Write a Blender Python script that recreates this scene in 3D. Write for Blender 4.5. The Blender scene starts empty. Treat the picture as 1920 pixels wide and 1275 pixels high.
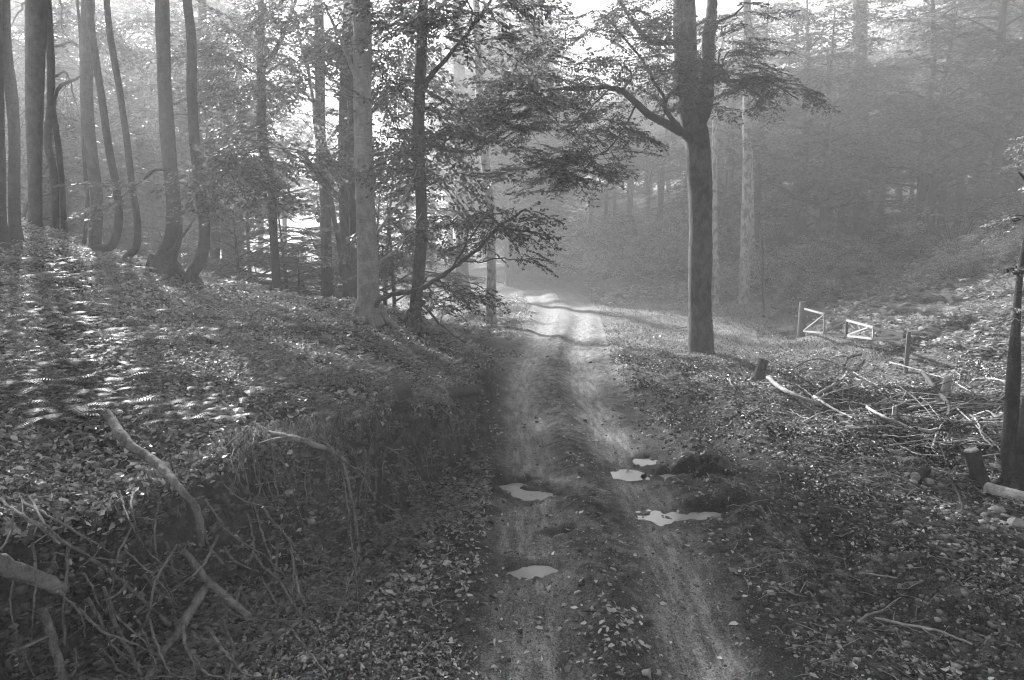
import bpy, math, numpy as np
from mathutils import Vector
sc = bpy.context.scene
R = math.radians

# ---------------------------------------------------------------- camera, sky, sun, exposure
F_PX = 1280.0; CAM = np.array([0.0, 0.0, 3.0]); PITCH = math.atan(177.5/F_PX)
cam_d = bpy.data.cameras.new('camera'); cam_d.sensor_width = 36; cam_d.lens = 24
cam_d.clip_start = 0.05; cam_d.clip_end = 2000
cam = bpy.data.objects.new('camera', cam_d); sc.collection.objects.link(cam)
cam.location = CAM; cam.rotation_euler = (R(90)-PITCH, 0, 0); sc.camera = cam
SUN_EL, SUN_AZ = R(28), R(-33)          # azimuth from +Y, minus = to the left
w = bpy.data.worlds.new('World'); sc.world = w; w.use_nodes = True
nt = w.node_tree; bg = nt.nodes['Background']
sky = nt.nodes.new('ShaderNodeTexSky'); sky.sky_type = 'NISHITA'; sky.sun_disc = False
sky.sun_elevation = SUN_EL; sky.sun_rotation = SUN_AZ; sky.dust_density = 3
bw = nt.nodes.new('ShaderNodeRGBToBW')
nt.links.new(sky.outputs[0], bw.inputs[0]); nt.links.new(bw.outputs[0], bg.inputs[0])
bg.inputs[1].default_value = 0.05
sl = bpy.data.lights.new('sun', 'SUN'); sl.energy = 5.0; sl.angle = R(2.5); sl.color = (1, 1, 1)
sun = bpy.data.objects.new('sun', sl); sc.collection.objects.link(sun)
sd = Vector((math.sin(SUN_AZ)*math.cos(SUN_EL), math.cos(SUN_AZ)*math.cos(SUN_EL), math.sin(SUN_EL)))
sun.rotation_euler = sd.to_track_quat('Z', 'Y').to_euler()
sc.view_settings.view_transform = 'Standard'; sc.view_settings.look = 'None'
sc.view_settings.gamma = 1; sc.view_settings.use_curve_mapping = False
sc.view_settings.exposure = 1.98
sc.render.engine = 'CYCLES'
cy = sc.cycles
cy.use_denoising = True
cy.max_bounces = 6; cy.diffuse_bounces = 2; cy.glossy_bounces = 2; cy.transmission_bounces = 2
cy.volume_bounces = 1; cy.transparent_max_bounces = 4
cy.caustics_reflective = False; cy.caustics_refractive = False
cy.use_adaptive_sampling = False; cy.sample_clamp_indirect = 4; cy.filter_width = 1.2
HAZE = 0.0056; HAZE_G = 0.4

rng = np.random.default_rng(11)
def U(a, b, n=None): return rng.uniform(a, b, n)

# ---------------------------------------------------------------- scene helpers
C = sc.collection
def tag(o, label=None, cat=None, group=None, kind=None):
    if label: o['label'] = label
    if cat: o['category'] = cat
    if group: o['group'] = group
    if kind: o['kind'] = kind
    return o
def thing(name, label, cat, loc=(0, 0, 0), group=None):
    o = bpy.data.objects.new(name, None); C.objects.link(o)
    o.location = [float(v) for v in loc]; o.empty_display_size = .2
    return tag(o, label, cat, group)
def copy_tree(root, loc, rz=0, scale=1, label=None, group=None, cat=None):
    r = root.copy(); C.objects.link(r); r.location = [float(v) for v in loc]
    r.rotation_euler = (0, 0, rz)
    r.scale = (scale,)*3 if np.isscalar(scale) else scale
    tag(r, label, cat, group)
    for ch in root.children:
        c = ch.copy(); C.objects.link(c); c.parent = r
        for g in ch.children:
            d = g.copy(); C.objects.link(d); d.parent = c
    return r

class MB:
    """collects quads and builds ONE mesh object"""
    def __init__(s): s.v = []; s.f = []; s.m = []; s.t = []; s.n = 0
    def add(s, v, f, mat=0, tone=None):
        v = np.asarray(v, float).reshape(-1, 3); f = np.asarray(f, int).reshape(-1, 4)
        s.v.append(v); s.f.append(f+s.n); s.n += len(v)
        s.m.append(np.full(len(f), mat, int))
        s.t.append(np.full(len(v), .5) if tone is None else np.broadcast_to(tone, (len(v),)).astype(float))
    def merge(s, o, R_=None, T=None, mat=None):
        if not o.n: return
        v = np.concatenate(o.v)
        if R_ is not None: v = v @ R_.T
        if T is not None: v = v + T
        s.v.append(v); s.f.append(np.concatenate(o.f)+s.n); s.n += len(v)
        s.m.append(np.concatenate(o.m)); s.t.append(np.concatenate(o.t))
    def compact(s):
        if len(s.v) > 1:
            s.v = [np.concatenate(s.v)]; s.f = [np.concatenate(s.f)]; s.m = [np.concatenate(s.m)]; s.t = [np.concatenate(s.t)]
        return s
    def mesh(s, name, mats, smooth=True, origin=(0, 0, 0)):
        s.compact(); v = s.v[0]-np.asarray(origin, float); f = s.f[0]
        me = bpy.data.meshes.new(name)
        me.vertices.add(len(v)); me.vertices.foreach_set('co', v.astype(np.float32).ravel())
        me.loops.add(len(f)*4); me.loops.foreach_set('vertex_index', f.astype(np.int32).ravel())
        me.polygons.add(len(f)); me.polygons.foreach_set('loop_start', (np.arange(len(f))*4).astype(np.int32))
        for m in mats: me.materials.append(m)
        me.polygons.foreach_set('material_index', s.m[0].astype(np.int32))
        me.update(calc_edges=True)
        me.polygons.foreach_set('use_smooth', np.full(len(f), smooth))
        a = me.attributes.new('tone', 'FLOAT', 'POINT'); a.data.foreach_set('value', s.t[0].astype(np.float32))
        return me
    def build(s, name, mats, parent=None, smooth=True, origin=None):
        if origin is None: origin = tuple(parent.location) if parent else (0, 0, 0)
        o = bpy.data.objects.new(name, s.mesh(name, mats if isinstance(mats, list) else [mats], smooth, origin))
        C.objects.link(o)
        if parent is not None: o.parent = parent
        else: o.location = [float(q) for q in origin]
        return o

def smooth_path(P, n):
    P = np.asarray(P, float)
    if len(P) < 3 and n <= 2: return P
    d = np.r_[0, np.cumsum(np.linalg.norm(np.diff(P[:, :3], axis=0), axis=1))]
    k = len(P); t = np.linspace(0, d[-1], n); out = np.empty((n, P.shape[1]))
    sec = np.diff(P, axis=0)/np.maximum(np.diff(d), 1e-6)[:, None]; m = np.empty_like(P); m[0] = sec[0]; m[-1] = sec[-1]
    if k > 2:
        m[1:-1] = (sec[:-1]+sec[1:])/2; a_, b_ = sec[:-1, 3:], sec[1:, 3:]
        if P.shape[1] > 3: m[1:-1, 3:] = np.where(a_*b_ > 0, 2*a_*b_/np.where(a_*b_ > 0, a_+b_, 1), 0)
    i = np.clip(np.searchsorted(d, t, side='right')-1, 0, k-2); h = np.maximum(d[i+1]-d[i], 1e-9); u = ((t-d[i])/h)[:, None]; h = h[:, None]
    return (2*u**3-3*u**2+1)*P[i]+(u**3-2*u**2+u)*h*m[i]+(-2*u**3+3*u**2)*P[i+1]+(u**3-u**2)*h*m[i+1]
def tube(mb, P, seg=8, step=None, n=None, mat=0, tone=.5, rough=0.0, cap=True, wig=0.0):
    """P: rows x,y,z,r"""
    P = np.asarray(P, float); L = np.linalg.norm(np.diff(P[:, :3], axis=0), axis=1).sum()
    if n is None: n = max(len(P), int(L/step)+2) if step else len(P)*3
    Q = smooth_path(P, n); c = Q[:, :3].copy(); r = np.maximum(Q[:, 3], .0008)
    if wig: c[1:-1] += rng.normal(0, wig, (n-2, 3))
    t = np.gradient(c, axis=0); t /= np.linalg.norm(t, axis=1)[:, None]+1e-12
    a = np.array([1., 0, 0]) if abs(t[0, 0]) < .8 else np.array([0, 1., 0])
    N = np.empty_like(c)
    x = a-t[0]*(a@t[0]); x /= np.linalg.norm(x); N[0] = x
    for i in range(1, n):
        x = x-t[i]*(x@t[i]); x /= np.linalg.norm(x)+1e-12; N[i] = x
    B = np.cross(t, N); th = np.linspace(0, 2*math.pi, seg, endpoint=False)
    rr = np.repeat(r[:, None], seg, 1)
    if rough:
        ph = U(0, 6.28, 5)
        zz = np.arange(n)[:, None]
        rr = rr*(1+rough*(.5*np.sin(2*th[None]+ph[0]+zz*.11)+.4*np.sin(3*th[None]+ph[1]-zz*.07)+.5*np.sin(zz*.37+ph[2]))+rough*.6*rng.normal(0, 1, (n, seg))*.5)
    v = c[:, None]+rr[..., None]*(np.cos(th)[None, :, None]*N[:, None]+np.sin(th)[None, :, None]*B[:, None])
    v = v.reshape(-1, 3)
    i = np.arange(n-1)[:, None]*seg; j = np.arange(seg)[None]; k = (j+1) % seg
    f = np.stack([i+j, i+k, i+seg+k, i+seg+j], -1).reshape(-1, 4)
    mb.add(v, f, mat, tone)
    if cap:   # closed ends: an inner ring, then quads
        for e, s_ in ((0, -1), (n-1, 1)):
            ring = v[e*seg:(e+1)*seg]; inner = c[e]+(ring-c[e])*.05+t[e]*s_*r[e]*.12
            vv = np.r_[ring, inner]; jj = np.arange(seg); kk = (jj+1) % seg
            mb.add(vv, np.stack([jj, kk, kk+seg, jj+seg], -1), mat, tone)
    return Q
def box(mb, lo, hi, mat=0):
    x0, y0, z0 = lo; x1, y1, z1 = hi
    v = [(x0,y0,z0),(x1,y0,z0),(x1,y1,z0),(x0,y1,z0),(x0,y0,z1),(x1,y0,z1),(x1,y1,z1),(x0,y1,z1)]
    mb.add(v, [(0,3,2,1),(4,5,6,7),(0,1,5,4),(1,2,6,5),(2,3,7,6),(3,0,4,7)], mat)

# ---------------------------------------------------------------- materials (all grey: a black and white photograph)
def mat(name):
    m = bpy.data.materials.new(name); m.use_nodes = True; t = m.node_tree; t.nodes.clear()
    return m, t
class NT:
    def __init__(s, t): s.t = t
    def n(s, kind, **kw):
        x = s.t.nodes.new('ShaderNode'+kind)
        for k, v in kw.items():
            if k in ('op',): x.operation = v
            elif k == 'ins':
                for kk, vv in v.items(): x.inputs[kk].default_value = vv
            else: setattr(x, k, v)
        return x
    def l(s, a, b): s.t.links.new(a, b)
    def math(s, op, a, b=0.0, clamp=False):
        x = s.t.nodes.new('ShaderNodeMath'); x.operation = op; x.use_clamp = clamp
        for i, q in enumerate((a, b)):
            if hasattr(q, 'links'): s.l(q, x.inputs[i])
            else: x.inputs[i].default_value = q
        return x.outputs[0]
    def ramp(s, a, *stops):
        x = s.t.nodes.new('ShaderNodeValToRGB'); e = x.color_ramp.elements
        while len(e) < len(stops): e.new(.5)
        for q, (p, v) in zip(e, stops): q.position = p; q.color = (v, v, v, 1)
        s.l(a, x.inputs[0]); return x.outputs[0]
    def noise(s, vec, scale, detail=4, rough=.6, sc3=None):
        if sc3 is not None:
            mp = s.n('Mapping'); s.l(vec, mp.inputs[0]); mp.inputs['Scale'].default_value = sc3; vec = mp.outputs[0]
        x = s.n('TexNoise'); s.l(vec, x.inputs['Vector']); x.inputs['Scale'].default_value = scale
        x.inputs['Detail'].default_value = detail; x.inputs['Roughness'].default_value = rough
        return x.outputs[0]
    def mix(s, fac, a, b):
        x = s.t.nodes.new('ShaderNodeMix'); x.data_type = 'FLOAT'
        for i, q in ((0, fac), (2, a), (3, b)):
            if hasattr(q, 'links'): s.l(q, x.inputs[i])
            else: x.inputs[i].default_value = q
        return x.outputs[0]
    def attr(s, name): x = s.n('Attribute', attribute_name=name); return x.outputs['Fac']
    def bump(s, h, strength=.5, dist=.02):
        x = s.n('Bump'); s.l(h, x.inputs['Height']); x.inputs['Strength'].default_value = strength; x.inputs['Distance'].default_value = dist
        return x.outputs[0]
    def out(s, sh): o = s.n('OutputMaterial'); s.l(sh, o.inputs[0])
    def princ(s, col, rough, normal=None, spec=.3):
        p = s.n('BsdfPrincipled')
        for k, q in (('Base Color', col), ('Roughness', rough)):
            if hasattr(q, 'links'): s.l(q, p.inputs[k])
            else: p.inputs[k].default_value = (q, q, q, 1) if k == 'Base Color' else q
        p.inputs['Specular IOR Level'].default_value = spec
        if normal: s.l(normal, p.inputs['Normal'])
        return p.outputs[0]

def bark_mat(name, lo, hi, ring=.5, spots=0.0, rough=.85):
    m, t = mat(name); k = NT(t); tc = k.n('TexCoord').outputs['Object']
    a = k.noise(tc, 11, 6, .75, (1, 1, .5)); b = k.noise(tc, 26, 3, .6, (.35, .35, 2.2)); c = k.noise(tc, 2.2, 3, .6)
    s = k.math('ADD', k.math('MULTIPLY', a, .55), k.math('ADD', k.math('MULTIPLY', b, .3*ring), k.math('MULTIPLY', c, .45)))
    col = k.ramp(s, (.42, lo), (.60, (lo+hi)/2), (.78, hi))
    if spots:
        sp = k.ramp(k.noise(tc, 7, 6, .75, (1, 1, .5)), (.47, 0), (.56, 1))
        col = k.mix(k.math('MULTIPLY', sp, spots), col, lo*.35)
    h = k.math('ADD', k.math('MULTIPLY', a, 1.0), k.math('MULTIPLY', b, ring))
    k.out(k.princ(col, rough, k.bump(h, .8, .03), .25)); return m
M = {}
M['bark'] = bark_mat('grey_beech_bark', .025, .12, .7, .3)
M['bark_dark'] = bark_mat('dark_rough_bark', .012, .085, .8)
M['bark_big'] = bark_mat('rough_flecked_bark', .01, .11, .9, .6)
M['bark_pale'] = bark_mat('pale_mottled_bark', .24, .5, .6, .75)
M['bark_beech'] = bark_mat('ringed_beech_bark', .12, .4, 1.3, .25)
M['root'] = bark_mat('exposed_root_bark', .035, .36, .8, .6)
M['stick'] = bark_mat('dead_bare_wood', .22, .6, .4, .25)
M['stick_dark'] = bark_mat('damp_dark_wood', .03, .12, .4)
M['cut'] = bark_mat('freshly_cut_wood', .3, .62, 1.0, .5)
M['gate_wood'] = bark_mat('weathered_gate_post_wood', .1, .22, .3)
def plain(name, c, r=.6):
    m, t = mat(name); k = NT(t); tc = k.n('TexCoord').outputs['Object']
    a = k.noise(tc, 14, 5, .7)
    k.out(k.princ(k.ramp(a, (.3, c*.7), (.6, c)), r, k.bump(a, .25, .01))); return m
M['white_paint'] = plain('white_gate_paint', .36, .6)
M['black_paint'] = plain('dark_gate_paint', .05, .5)
M['stone'] = plain('pale_stone', .36, .8)
def leaf_mat(name, lo, hi, trans, rough=.45, spec=.3, tw=.5):
    m, t = mat(name); k = NT(t)
    ton = k.attr('tone'); col = k.mix(ton, lo, hi)
    p = k.princ(col, rough, None, spec)
    tr = k.n('BsdfTranslucent'); k.l(k.math('MULTIPLY', col, trans), tr.inputs[0])
    mx = k.n('MixShader'); mx.inputs[0].default_value = tw
    k.l(p, mx.inputs[1]); k.l(tr.outputs[0], mx.inputs[2]); k.out(mx.outputs[0]); return m
M['leaf'] = leaf_mat('beech_leaves', .05, .14, 1.8)
M['leaf_dark'] = leaf_mat('shaded_beech_leaves', .035, .10, 1.0, tw=.35)  # darker copy of the beech leaves: near foliage's shade put into the colour
M['fern'] = leaf_mat('fern_fronds', .08, .34, 1.2)
M['litter'] = leaf_mat('dead_fallen_leaves', .01, .85, .5, .38, .8, .2)
M['plant'] = leaf_mat('young_plant_leaves', .09, .42, 1.4, .35, .6)
M['grass'] = leaf_mat('grass_blades', .04, .26, 1.2)

# ---------------------------------------------------------------- terrain
def lattice(ix, iy, s):
    h = (ix.astype(np.int64)*374761393+iy.astype(np.int64)*668265263+s*982451653) & 0xffffffff
    h = ((h ^ (h >> 13))*1274126177) & 0xffffffff
    return ((h ^ (h >> 16)) & 0xffff)/65535.0
def vnoise(x, y, s=0):
    ix = np.floor(x); iy = np.floor(y); u = x-ix; v = y-iy; u = u*u*(3-2*u); v = v*v*(3-2*v)
    return ((lattice(ix, iy, s)*(1-u)+lattice(ix+1, iy, s)*u)*(1-v)+(lattice(ix, iy+1, s)*(1-u)+lattice(ix+1, iy+1, s)*u)*v)*2-1
def fbm(x, y, s=0, o=4):
    a = 0; g = 1
    for i in range(o): a = a+g*vnoise(x*2**i+i*17.3, y*2**i-i*9.1, s+i); g *= .5
    return a
def tps(P):
    P = np.array(P, float); xy = P[:, :2]/10
    d = np.linalg.norm(xy[:, None]-xy[None], axis=2); K = np.where(d > 0, d*d*np.log(d+1e-12), 0)+np.eye(len(P))*2e-4
    A = np.block([[K, np.c_[np.ones(len(P)), xy]], [np.r_[np.ones((1, len(P))), xy.T], np.zeros((3, 3))]])
    wv = np.linalg.solve(A, np.r_[P[:, 2], 0, 0, 0])
    def f(x, y):
        x = np.asarray(x, float)/10; y = np.asarray(y, float)/10; o = wv[-3]+wv[-2]*x+wv[-1]*y
        for (a, b), q in zip(xy, wv[:-3]):
            r2 = (x-a)**2+(y-b)**2; o = o+q*.5*r2*np.log(r2+1e-12)
        return o
    return f
LOW = tps([(-1,6,.1),(-.6,9,.1),(-1.2,5.5,.15),(-2.5,4.8,.2),(-3.5,4.2,.25),(-5,2,.2),(-8,0,.2),(-.35,10,.02),(-.6,13,.1),(0,3,0),(1,0,0),(0,-20,0),(-60,-40,0),(60,-40,0),(30,0,.3),
 (.5,8,0),(1.5,8,0),(1,15,0),(1.3,20,0),(2,27,.02),(2.3,35,.12),(1.4,45,.35),(-4,56,.6),(-10,62,.6),(4,5,0),(4,10,0),(5.2,18.7,0),(9.6,22.6,0),(9.2,16,0),(6.5,8.7,0),(9,8,.1),(7,4,0),
 (5,30,.1),(10.2,30,.42),(13.8,30,1.1),(21.5,42,2.3),(13,20,1.3),(13.3,17.5,1.5),(11.3,16,.75),(12,10,.9),(18,22,3.0),(17,14,2.4),(6,38,.5),(7,45,1.6),(3,55,1.6),(5,70,2.6),(12,45,2.2),(30,50,5),(25,33,4),(50,60,8),(20,75,5.5),(80,90,10),(100,30,10),(120,120,12),(30,120,7),(0,120,9),(-15,95,4),(15,100,9),
 (-.9,26,.16),(-3,21,.2),(-4,30,.1),(-6,20,.4),(-10,25,0),(-15,35,-1),(-25,40,-1.5),(-10,50,.2),(-30,70,-1),(-60,60,-2),(-80,120,0),(-20,15,1),(-60,10,0),(-20,0,1)])
TOP = tps([(-1.2,22,.2),(-.8,18,.25),(-.6,15,.35),(-.65,11,.75),(-.95,8.5,.95),(-1.6,6.8,1.12),(-2.1,6.1,1.2),(-2.7,5.2,1.15),(-3.1,4.2,1.15),(-3.6,3,1.2),(-3.4,5.9,1.5),(-4.6,5,1.6),(-7,3.5,2.2),(-10,1,2.6),
 (-3,9,1.5),(-5,8,2.0),(-6,10,2.4),(-4.5,11,1.95),(-9.75,13,3.5),(-8.5,14,2.95),(-6.75,13.5,2.53),(-5.9,13,2.34),(-5,14.5,1.98),(-2.95,14,1.63),(-2.1,14.5,1.41),(-1.3,13,1.0),
 (-14,15,4.3),(-9,8,3.0),(-14,5,4.2),(-12,0,3.2),(-20,10,5),
 (-15,20,2.5),(-9,18,2.0),(-6,17.5,1.5),(-3,18,.9),(-2.2,20,.5),(-4,22,.4),(-10,25,.2),(-15,35,-1),(-25,40,-1.5),(-10,50,.2),(-30,70,-1),(-60,60,-2),(-80,120,0),(-40,15,3),(-60,-20,2),(-15,-20,2)])
LIP = np.array([(-60,60),(-20,44),(-6,34),(-1.3,27),(-1.2,22),(-.8,18),(-.6,15),(-.62,11),(-.95,8.5),(-1.5,6.9),(-2.05,5.95),(-2.55,5.2),(-2.95,4.3),(-3.3,3.2),(-4,1),(-9,-8),(-30,-40),(-60,-150)], float)
def polydist(P, x, y):
    best = np.full(x.shape, 1e18); sg = np.zeros(x.shape); arc = np.zeros(x.shape); s0 = 0
    for a, b in zip(P[:-1], P[1:]):
        d = b-a; L2 = d@d; L = math.sqrt(L2); u = np.clip(((x-a[0])*d[0]+(y-a[1])*d[1])/L2, 0, 1)
        ex = x-a[0]-u*d[0]; ey = y-a[1]-u*d[1]; q = ex*ex+ey*ey; m = q < best
        best = np.where(m, q, best); cr = (d[0]*ey-d[1]*ex)/L
        sg = np.where(m, np.sign(cr), sg); arc = np.where(m, s0+u*L, arc); s0 += L
    return np.sqrt(best), sg, arc
ROAD = smooth_path(np.array([(.82,-30),(.80,3),(.78,5),(.85,7),(.85,11),(.95,16),(1.22,19),(1.65,23),(2.05,27),(2.4,32),(2.35,38),(1.5,45),(-.4,51),(-4.5,57),(-12,62),(-30,66),(-60,68)], float), 90)
PUDDLES = [(1302,962,.52,.2),(1285,888,.40,.2),(1003,921,.3,.13),(1000,1062,.2,.12),(1058,996,.15,.07),(1218,860,.16,.16),(1172,884,.2,.16),(960,905,.14,.1),(1330,905,.2,.12)]
def ray(px, py):
    u = (px-960)/F_PX; v = (637.5-py)/F_PX
    return np.array([u, math.cos(PITCH)+v*math.sin(PITCH), -math.sin(PITCH)+v*math.cos(PITCH)])
def atY(px, py, Y): d = ray(px, py); return CAM+d*(Y/d[1])
PUD = []
for px, py, a, b in PUDDLES:
    d = ray(px, py); t = 3.03/-d[2]; PUD.append((d[0]*t, d[1]*t, a, b))
def sstep(a, b, x): t = np.clip((x-a)/(b-a), 0, 1); return t*t*(3-2*t)
def ground(x, y, full=False):
    x = np.asarray(x, float); y = np.asarray(y, float)
    dl, sl_, al = polydist(LIP, x, y); side = -dl*sl_*-1.0        # + inside the bank
    side = dl*np.where(sl_ > 0, -1, 1)
    side = side+(.16*fbm(x*1.3, y*1.3, 40, 4)+.05*fbm(x*6, y*6, 44, 3)+.05*np.abs(fbm(x*4, y*1.5, 46, 2)))*sstep(25, 18, y)
    lo = LOW(x, y); tp = TOP(x, y)
    m = sstep(-.26, .07, side)
    m = np.where(y > 16, sstep(-2.2, .3, side)*sstep(16, 20, y)+m*(1-sstep(16, 20, y)), m)
    z = lo*(1-m)+np.maximum(tp, lo*0-9)*m
    # an overhanging turf edge above the cut face
    z = z+.10*np.exp(-((side-.14)/.16)**2)*sstep(19, 14, y)
    dr, sr, ar = polydist(ROAD, x, y); rd = dr*sr*-1.0            # + right of the centre
    n1 = fbm(x*.35, y*.35, 1, 3); n2 = fbm(x*1.7, y*1.7, 5, 4); n3 = fbm(x*9, y*9, 9, 3)
    road = np.exp(-(rd/1.75)**6)
    rut = np.exp(-(np.abs(rd-.72+.08*n1)/(.36+.07*n2))**3)+np.exp(-(np.abs(rd+.68+.06*n1)/(.36+.07*n2))**3)
    mound = np.exp(-((rd-.02)/.22)**2)
    z = z+(1-road)*(.16*n1+.055*n2*(1-.6*m))*(1-.25*m)+n3*(.018-.011*road)*(1-.5*m)
    z = z-.075*rut*road+.05*mound*(1+.6*n2)*road*sstep(30, 20, y)+(.014*np.abs(n3)+.02*fbm(x*4, y*4, 93, 3))*road*(1-.6*rut)*sstep(26, 14, y)
    near = sstep(24, 15, y)
    z = z+near*.10*np.exp(-((rd-1.75)/.25)**2)*(1+.8*n2)*sstep(2.5, 6, y)
    z = z-near*.06*np.exp(-((rd-2.3)/.28)**2)*(1+.4*n2)
    z = z+near*.10*np.exp(-((rd-2.95)/.30)**2)*(.6+.8*n2)
    tread = np.sin(ar*2*math.pi/.11+np.sign(rd)*rd*18)*.006*rut*near*road
    z = z+tread+near*.006*rut*np.sin(rd*38+3*n1+2*n2)
    wet = np.zeros_like(z)
    for a, b, ra, rb in PUD:
        q = np.sqrt(((x-a)/ra)**2+((y-b)/rb)**2)*(1+.22*n2+.22*n3+.25*n1)
        g = np.exp(-(q*.85)**4); z = z*(1-g)-.105*g+.02*g*n3; wet = np.maximum(wet, np.exp(-(q/1.8)**2))
    # hollows under the brush pile on the right
    for a, b, ra, rb, dp in ((7.6,15.6,.85,.5,.5),(7.2,12.6,1.7,.7,.5),(6.3,9.6,.8,.5,.22),(11.3,17.5,.9,.5,.4)):
        z = z-dp*np.exp(-(((x-a)/ra)**2+((y-b)/rb)**2)**1.5)
    for a, b, ra, rb, dp in ((6.7,13.9,1.4,.35,.22),(6.2,11.0,1.6,.4,.16),(13.6,30,2.2,2,.9),(8.6,10.3,1.2,.7,.3)):
        z = z+dp*np.exp(-(((x-a)/ra)**2+((y-b)/rb)**2))
    return (z, m, rd, ar, road, rut, mound, wet, side) if full else z
def G(x, y): return float(ground(np.array([x]), np.array([y]))[0])
_TT = np.exp(np.linspace(math.log(2.5), math.log(140), 900))
def gp(px, py):
    d = ray(px, py); d = d/d[1]; P = CAM+d*_TT[:, None]; h = P[:, 2]-ground(P[:, 0], P[:, 1])
    i = np.argmax(h < 0)
    if h[i] >= 0: i = len(_TT)-1
    if i == 0: return P[0]
    u = h[i-1]/(h[i-1]-h[i]+1e-9); return P[i-1]+(P[i]-P[i-1])*u

ys = np.r_[np.linspace(-150, 2.2, 26)[:-1], np.exp(np.linspace(math.log(2.2), math.log(155), 820))]
_o = 8.5+.025*np.cumsum(1.05**np.arange(1, 117)); xs = np.r_[-_o[::-1]-.8, np.arange(-9.3, 8.5, .025), _o]
X, Y = np.meshgrid(xs, ys)
Z, MB_, RD, AR, ROADM, RUT, MOUND, WET, SIDE = [a.reshape(X.shape) for a in ground(X.ravel(), Y.ravel(), True)]
v = np.stack([X.ravel(), Y.ravel(), Z.ravel()], 1)
nx = len(xs); ny = len(ys)
i = (np.arange(ny-1)[:, None]*nx+np.arange(nx-1)[None]).ravel()
gb = MB(); gb.add(v, np.stack([i, i+1, i+nx+1, i+nx], 1))
m, t = mat('forest_floor'); k = NT(t)
pos = k.n('NewGeometry').outputs['Position']
nd = k.noise(pos, 3, 2, .5)
vo = k.n('TexVoronoi'); mp = k.n('Mapping'); k.l(pos, mp.inputs[0]); mp.inputs['Scale'].default_value = (1, 1, 1)
k.l(mp.outputs[0], vo.inputs['Vector']); vo.inputs['Scale'].default_value = 17; vo.inputs['Randomness'].default_value = 1
cell = k.n('RGBToBW'); k.l(vo.outputs['Color'], cell.inputs[0])
patch = k.noise(pos, .9, 4, .6)
lit = k.ramp(cell.outputs[0], (.2, .01), (.5, .045), (.7, .13), (.88, .34))
lit = k.math('MULTIPLY', lit, k.ramp(patch, (.35, .35), (.65, 1.25)))
fine = k.noise(pos, 62, 3, .8); mid = k.noise(pos, 6, 5, .65)
cmb = k.n('CombineXYZ'); k.l(k.attr('rd'), cmb.inputs[0]); k.l(k.attr('ar'), cmb.inputs[1])
streak = k.noise(cmb.outputs[0], 1, 6, .7, (9, 1.6, 1))
dry = k.attr('dry')
mudc = k.ramp(k.math('ADD', k.math('MULTIPLY', mid, .5), k.math('MULTIPLY', fine, .5)), (.42, .006), (.5, .045), (.58, .22))
rutc = k.ramp(k.math('ADD', k.math('MULTIPLY', streak, .5), k.math('MULTIPLY', fine, .5)), (.41, .06), (.5, .27), (.58, .6))
rutm = k.math('MULTIPLY', k.attr('rut'), k.ramp(k.noise(pos, 1.6, 4, .65), (.32, .6), (.48, 1)), True)
mud = k.mix(rutm, mudc, rutc); mud = k.mix(dry, mud, k.ramp(k.noise(pos, 12, 5, .7), (.35, .13), (.65, .3)))
grs = k.ramp(k.noise(pos, 30, 5, .75), (.36, .08), (.5, .22), (.64, .42))
base = k.mix(k.attr('litter'), mud, lit)
base = k.mix(k.attr('peat'), base, k.ramp(fine, (.42, .006), (.52, .025), (.62, .1)))
base = k.mix(k.attr('grassy'), base, grs)
base = k.mix(k.attr('soil'), base, k.ramp(k.math('ADD', k.math('MULTIPLY', fine, .5), k.math('MULTIPLY', mid, .5)), (.4, .008), (.5, .03), (.62, .13)))
wv = k.attr('wetness'); base = k.math('MULTIPLY', base, k.mix(wv, 1.0, .65))
damp = k.math('MULTIPLY', k.math('SUBTRACT', 1.0, k.attr('litter')), k.ramp(mid, (.35, .2), (.6, .75)))
damp = k.math('MULTIPLY', damp, k.math('SUBTRACT', 1.0, k.attr('soil'), True))
rgh = k.mix(k.math('MAXIMUM', wv, k.math('MAXIMUM', damp, k.math('MULTIPLY', rutm, .85))), .85, .27)
hh = k.math('ADD', k.math('MULTIPLY', cell.outputs[0], k.math('MULTIPLY', k.attr('litter'), .8)), k.math('ADD', k.math('MULTIPLY', fine, .9), k.math('ADD', mid, k.math('MULTIPLY', streak, k.math('MULTIPLY', k.attr('rut'), 1.2)))))
k.out(k.princ(base, rgh, k.bump(hh, 1.0, .035), .3))
M['floor'] = m
me_o = gb.build('ground', M['floor']); tag(me_o, kind='structure', label='forest floor with a rutted muddy track and a raised leafy bank')
def gattr(n_, a): q = me_o.data.attributes.new(n_, 'FLOAT', 'POINT'); q.data.foreach_set('value', a.astype(np.float32).ravel())
N1 = fbm(X*.8, Y*.8, 77, 4)
gattr('dry', sstep(20, 34, Y)*.85); gattr('rd', RD); gattr('ar', AR)
gattr('rut', np.clip(RUT*ROADM*(1-.5*MB_), 0, 1)); gattr('wetness', np.clip(WET, 0, 1))
edge = sstep(1.35, 2.3, np.abs(RD-.15)+.35*N1)
track2 = np.exp(-(np.abs(RD-2.2+.5*N1)/.95)**3)*sstep(15, 9, Y)
litter = np.clip(edge*(1-.75*track2)*sstep(-.75, .15, N1), 0, 1); litter = np.maximum(litter, sstep(.3, .6, MB_)); gattr('litter', litter)
gattr('grassy', np.clip(sstep(17, 21, Y)*(sstep(.25, .0, np.abs(RD))*.8+sstep(1.1, 1.6, np.abs(RD)))*(.85+.4*N1), 0, 1)*(1-.6*sstep(9, 13, X))*(1-.3*sstep(45, 60, Y)))
gattr('peat', np.clip((sstep(.12, .4, WET)*1.3+np.exp(-((np.abs(RD+.12*N1)-1.32)/.24)**2)*1.1+MOUND*.75+np.exp(-((RD-2.5+.3*N1)/.45)**2)*.8)*sstep(19, 15, Y)*(.75+.5*N1)*(1-MB_), 0, .95))
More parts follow.
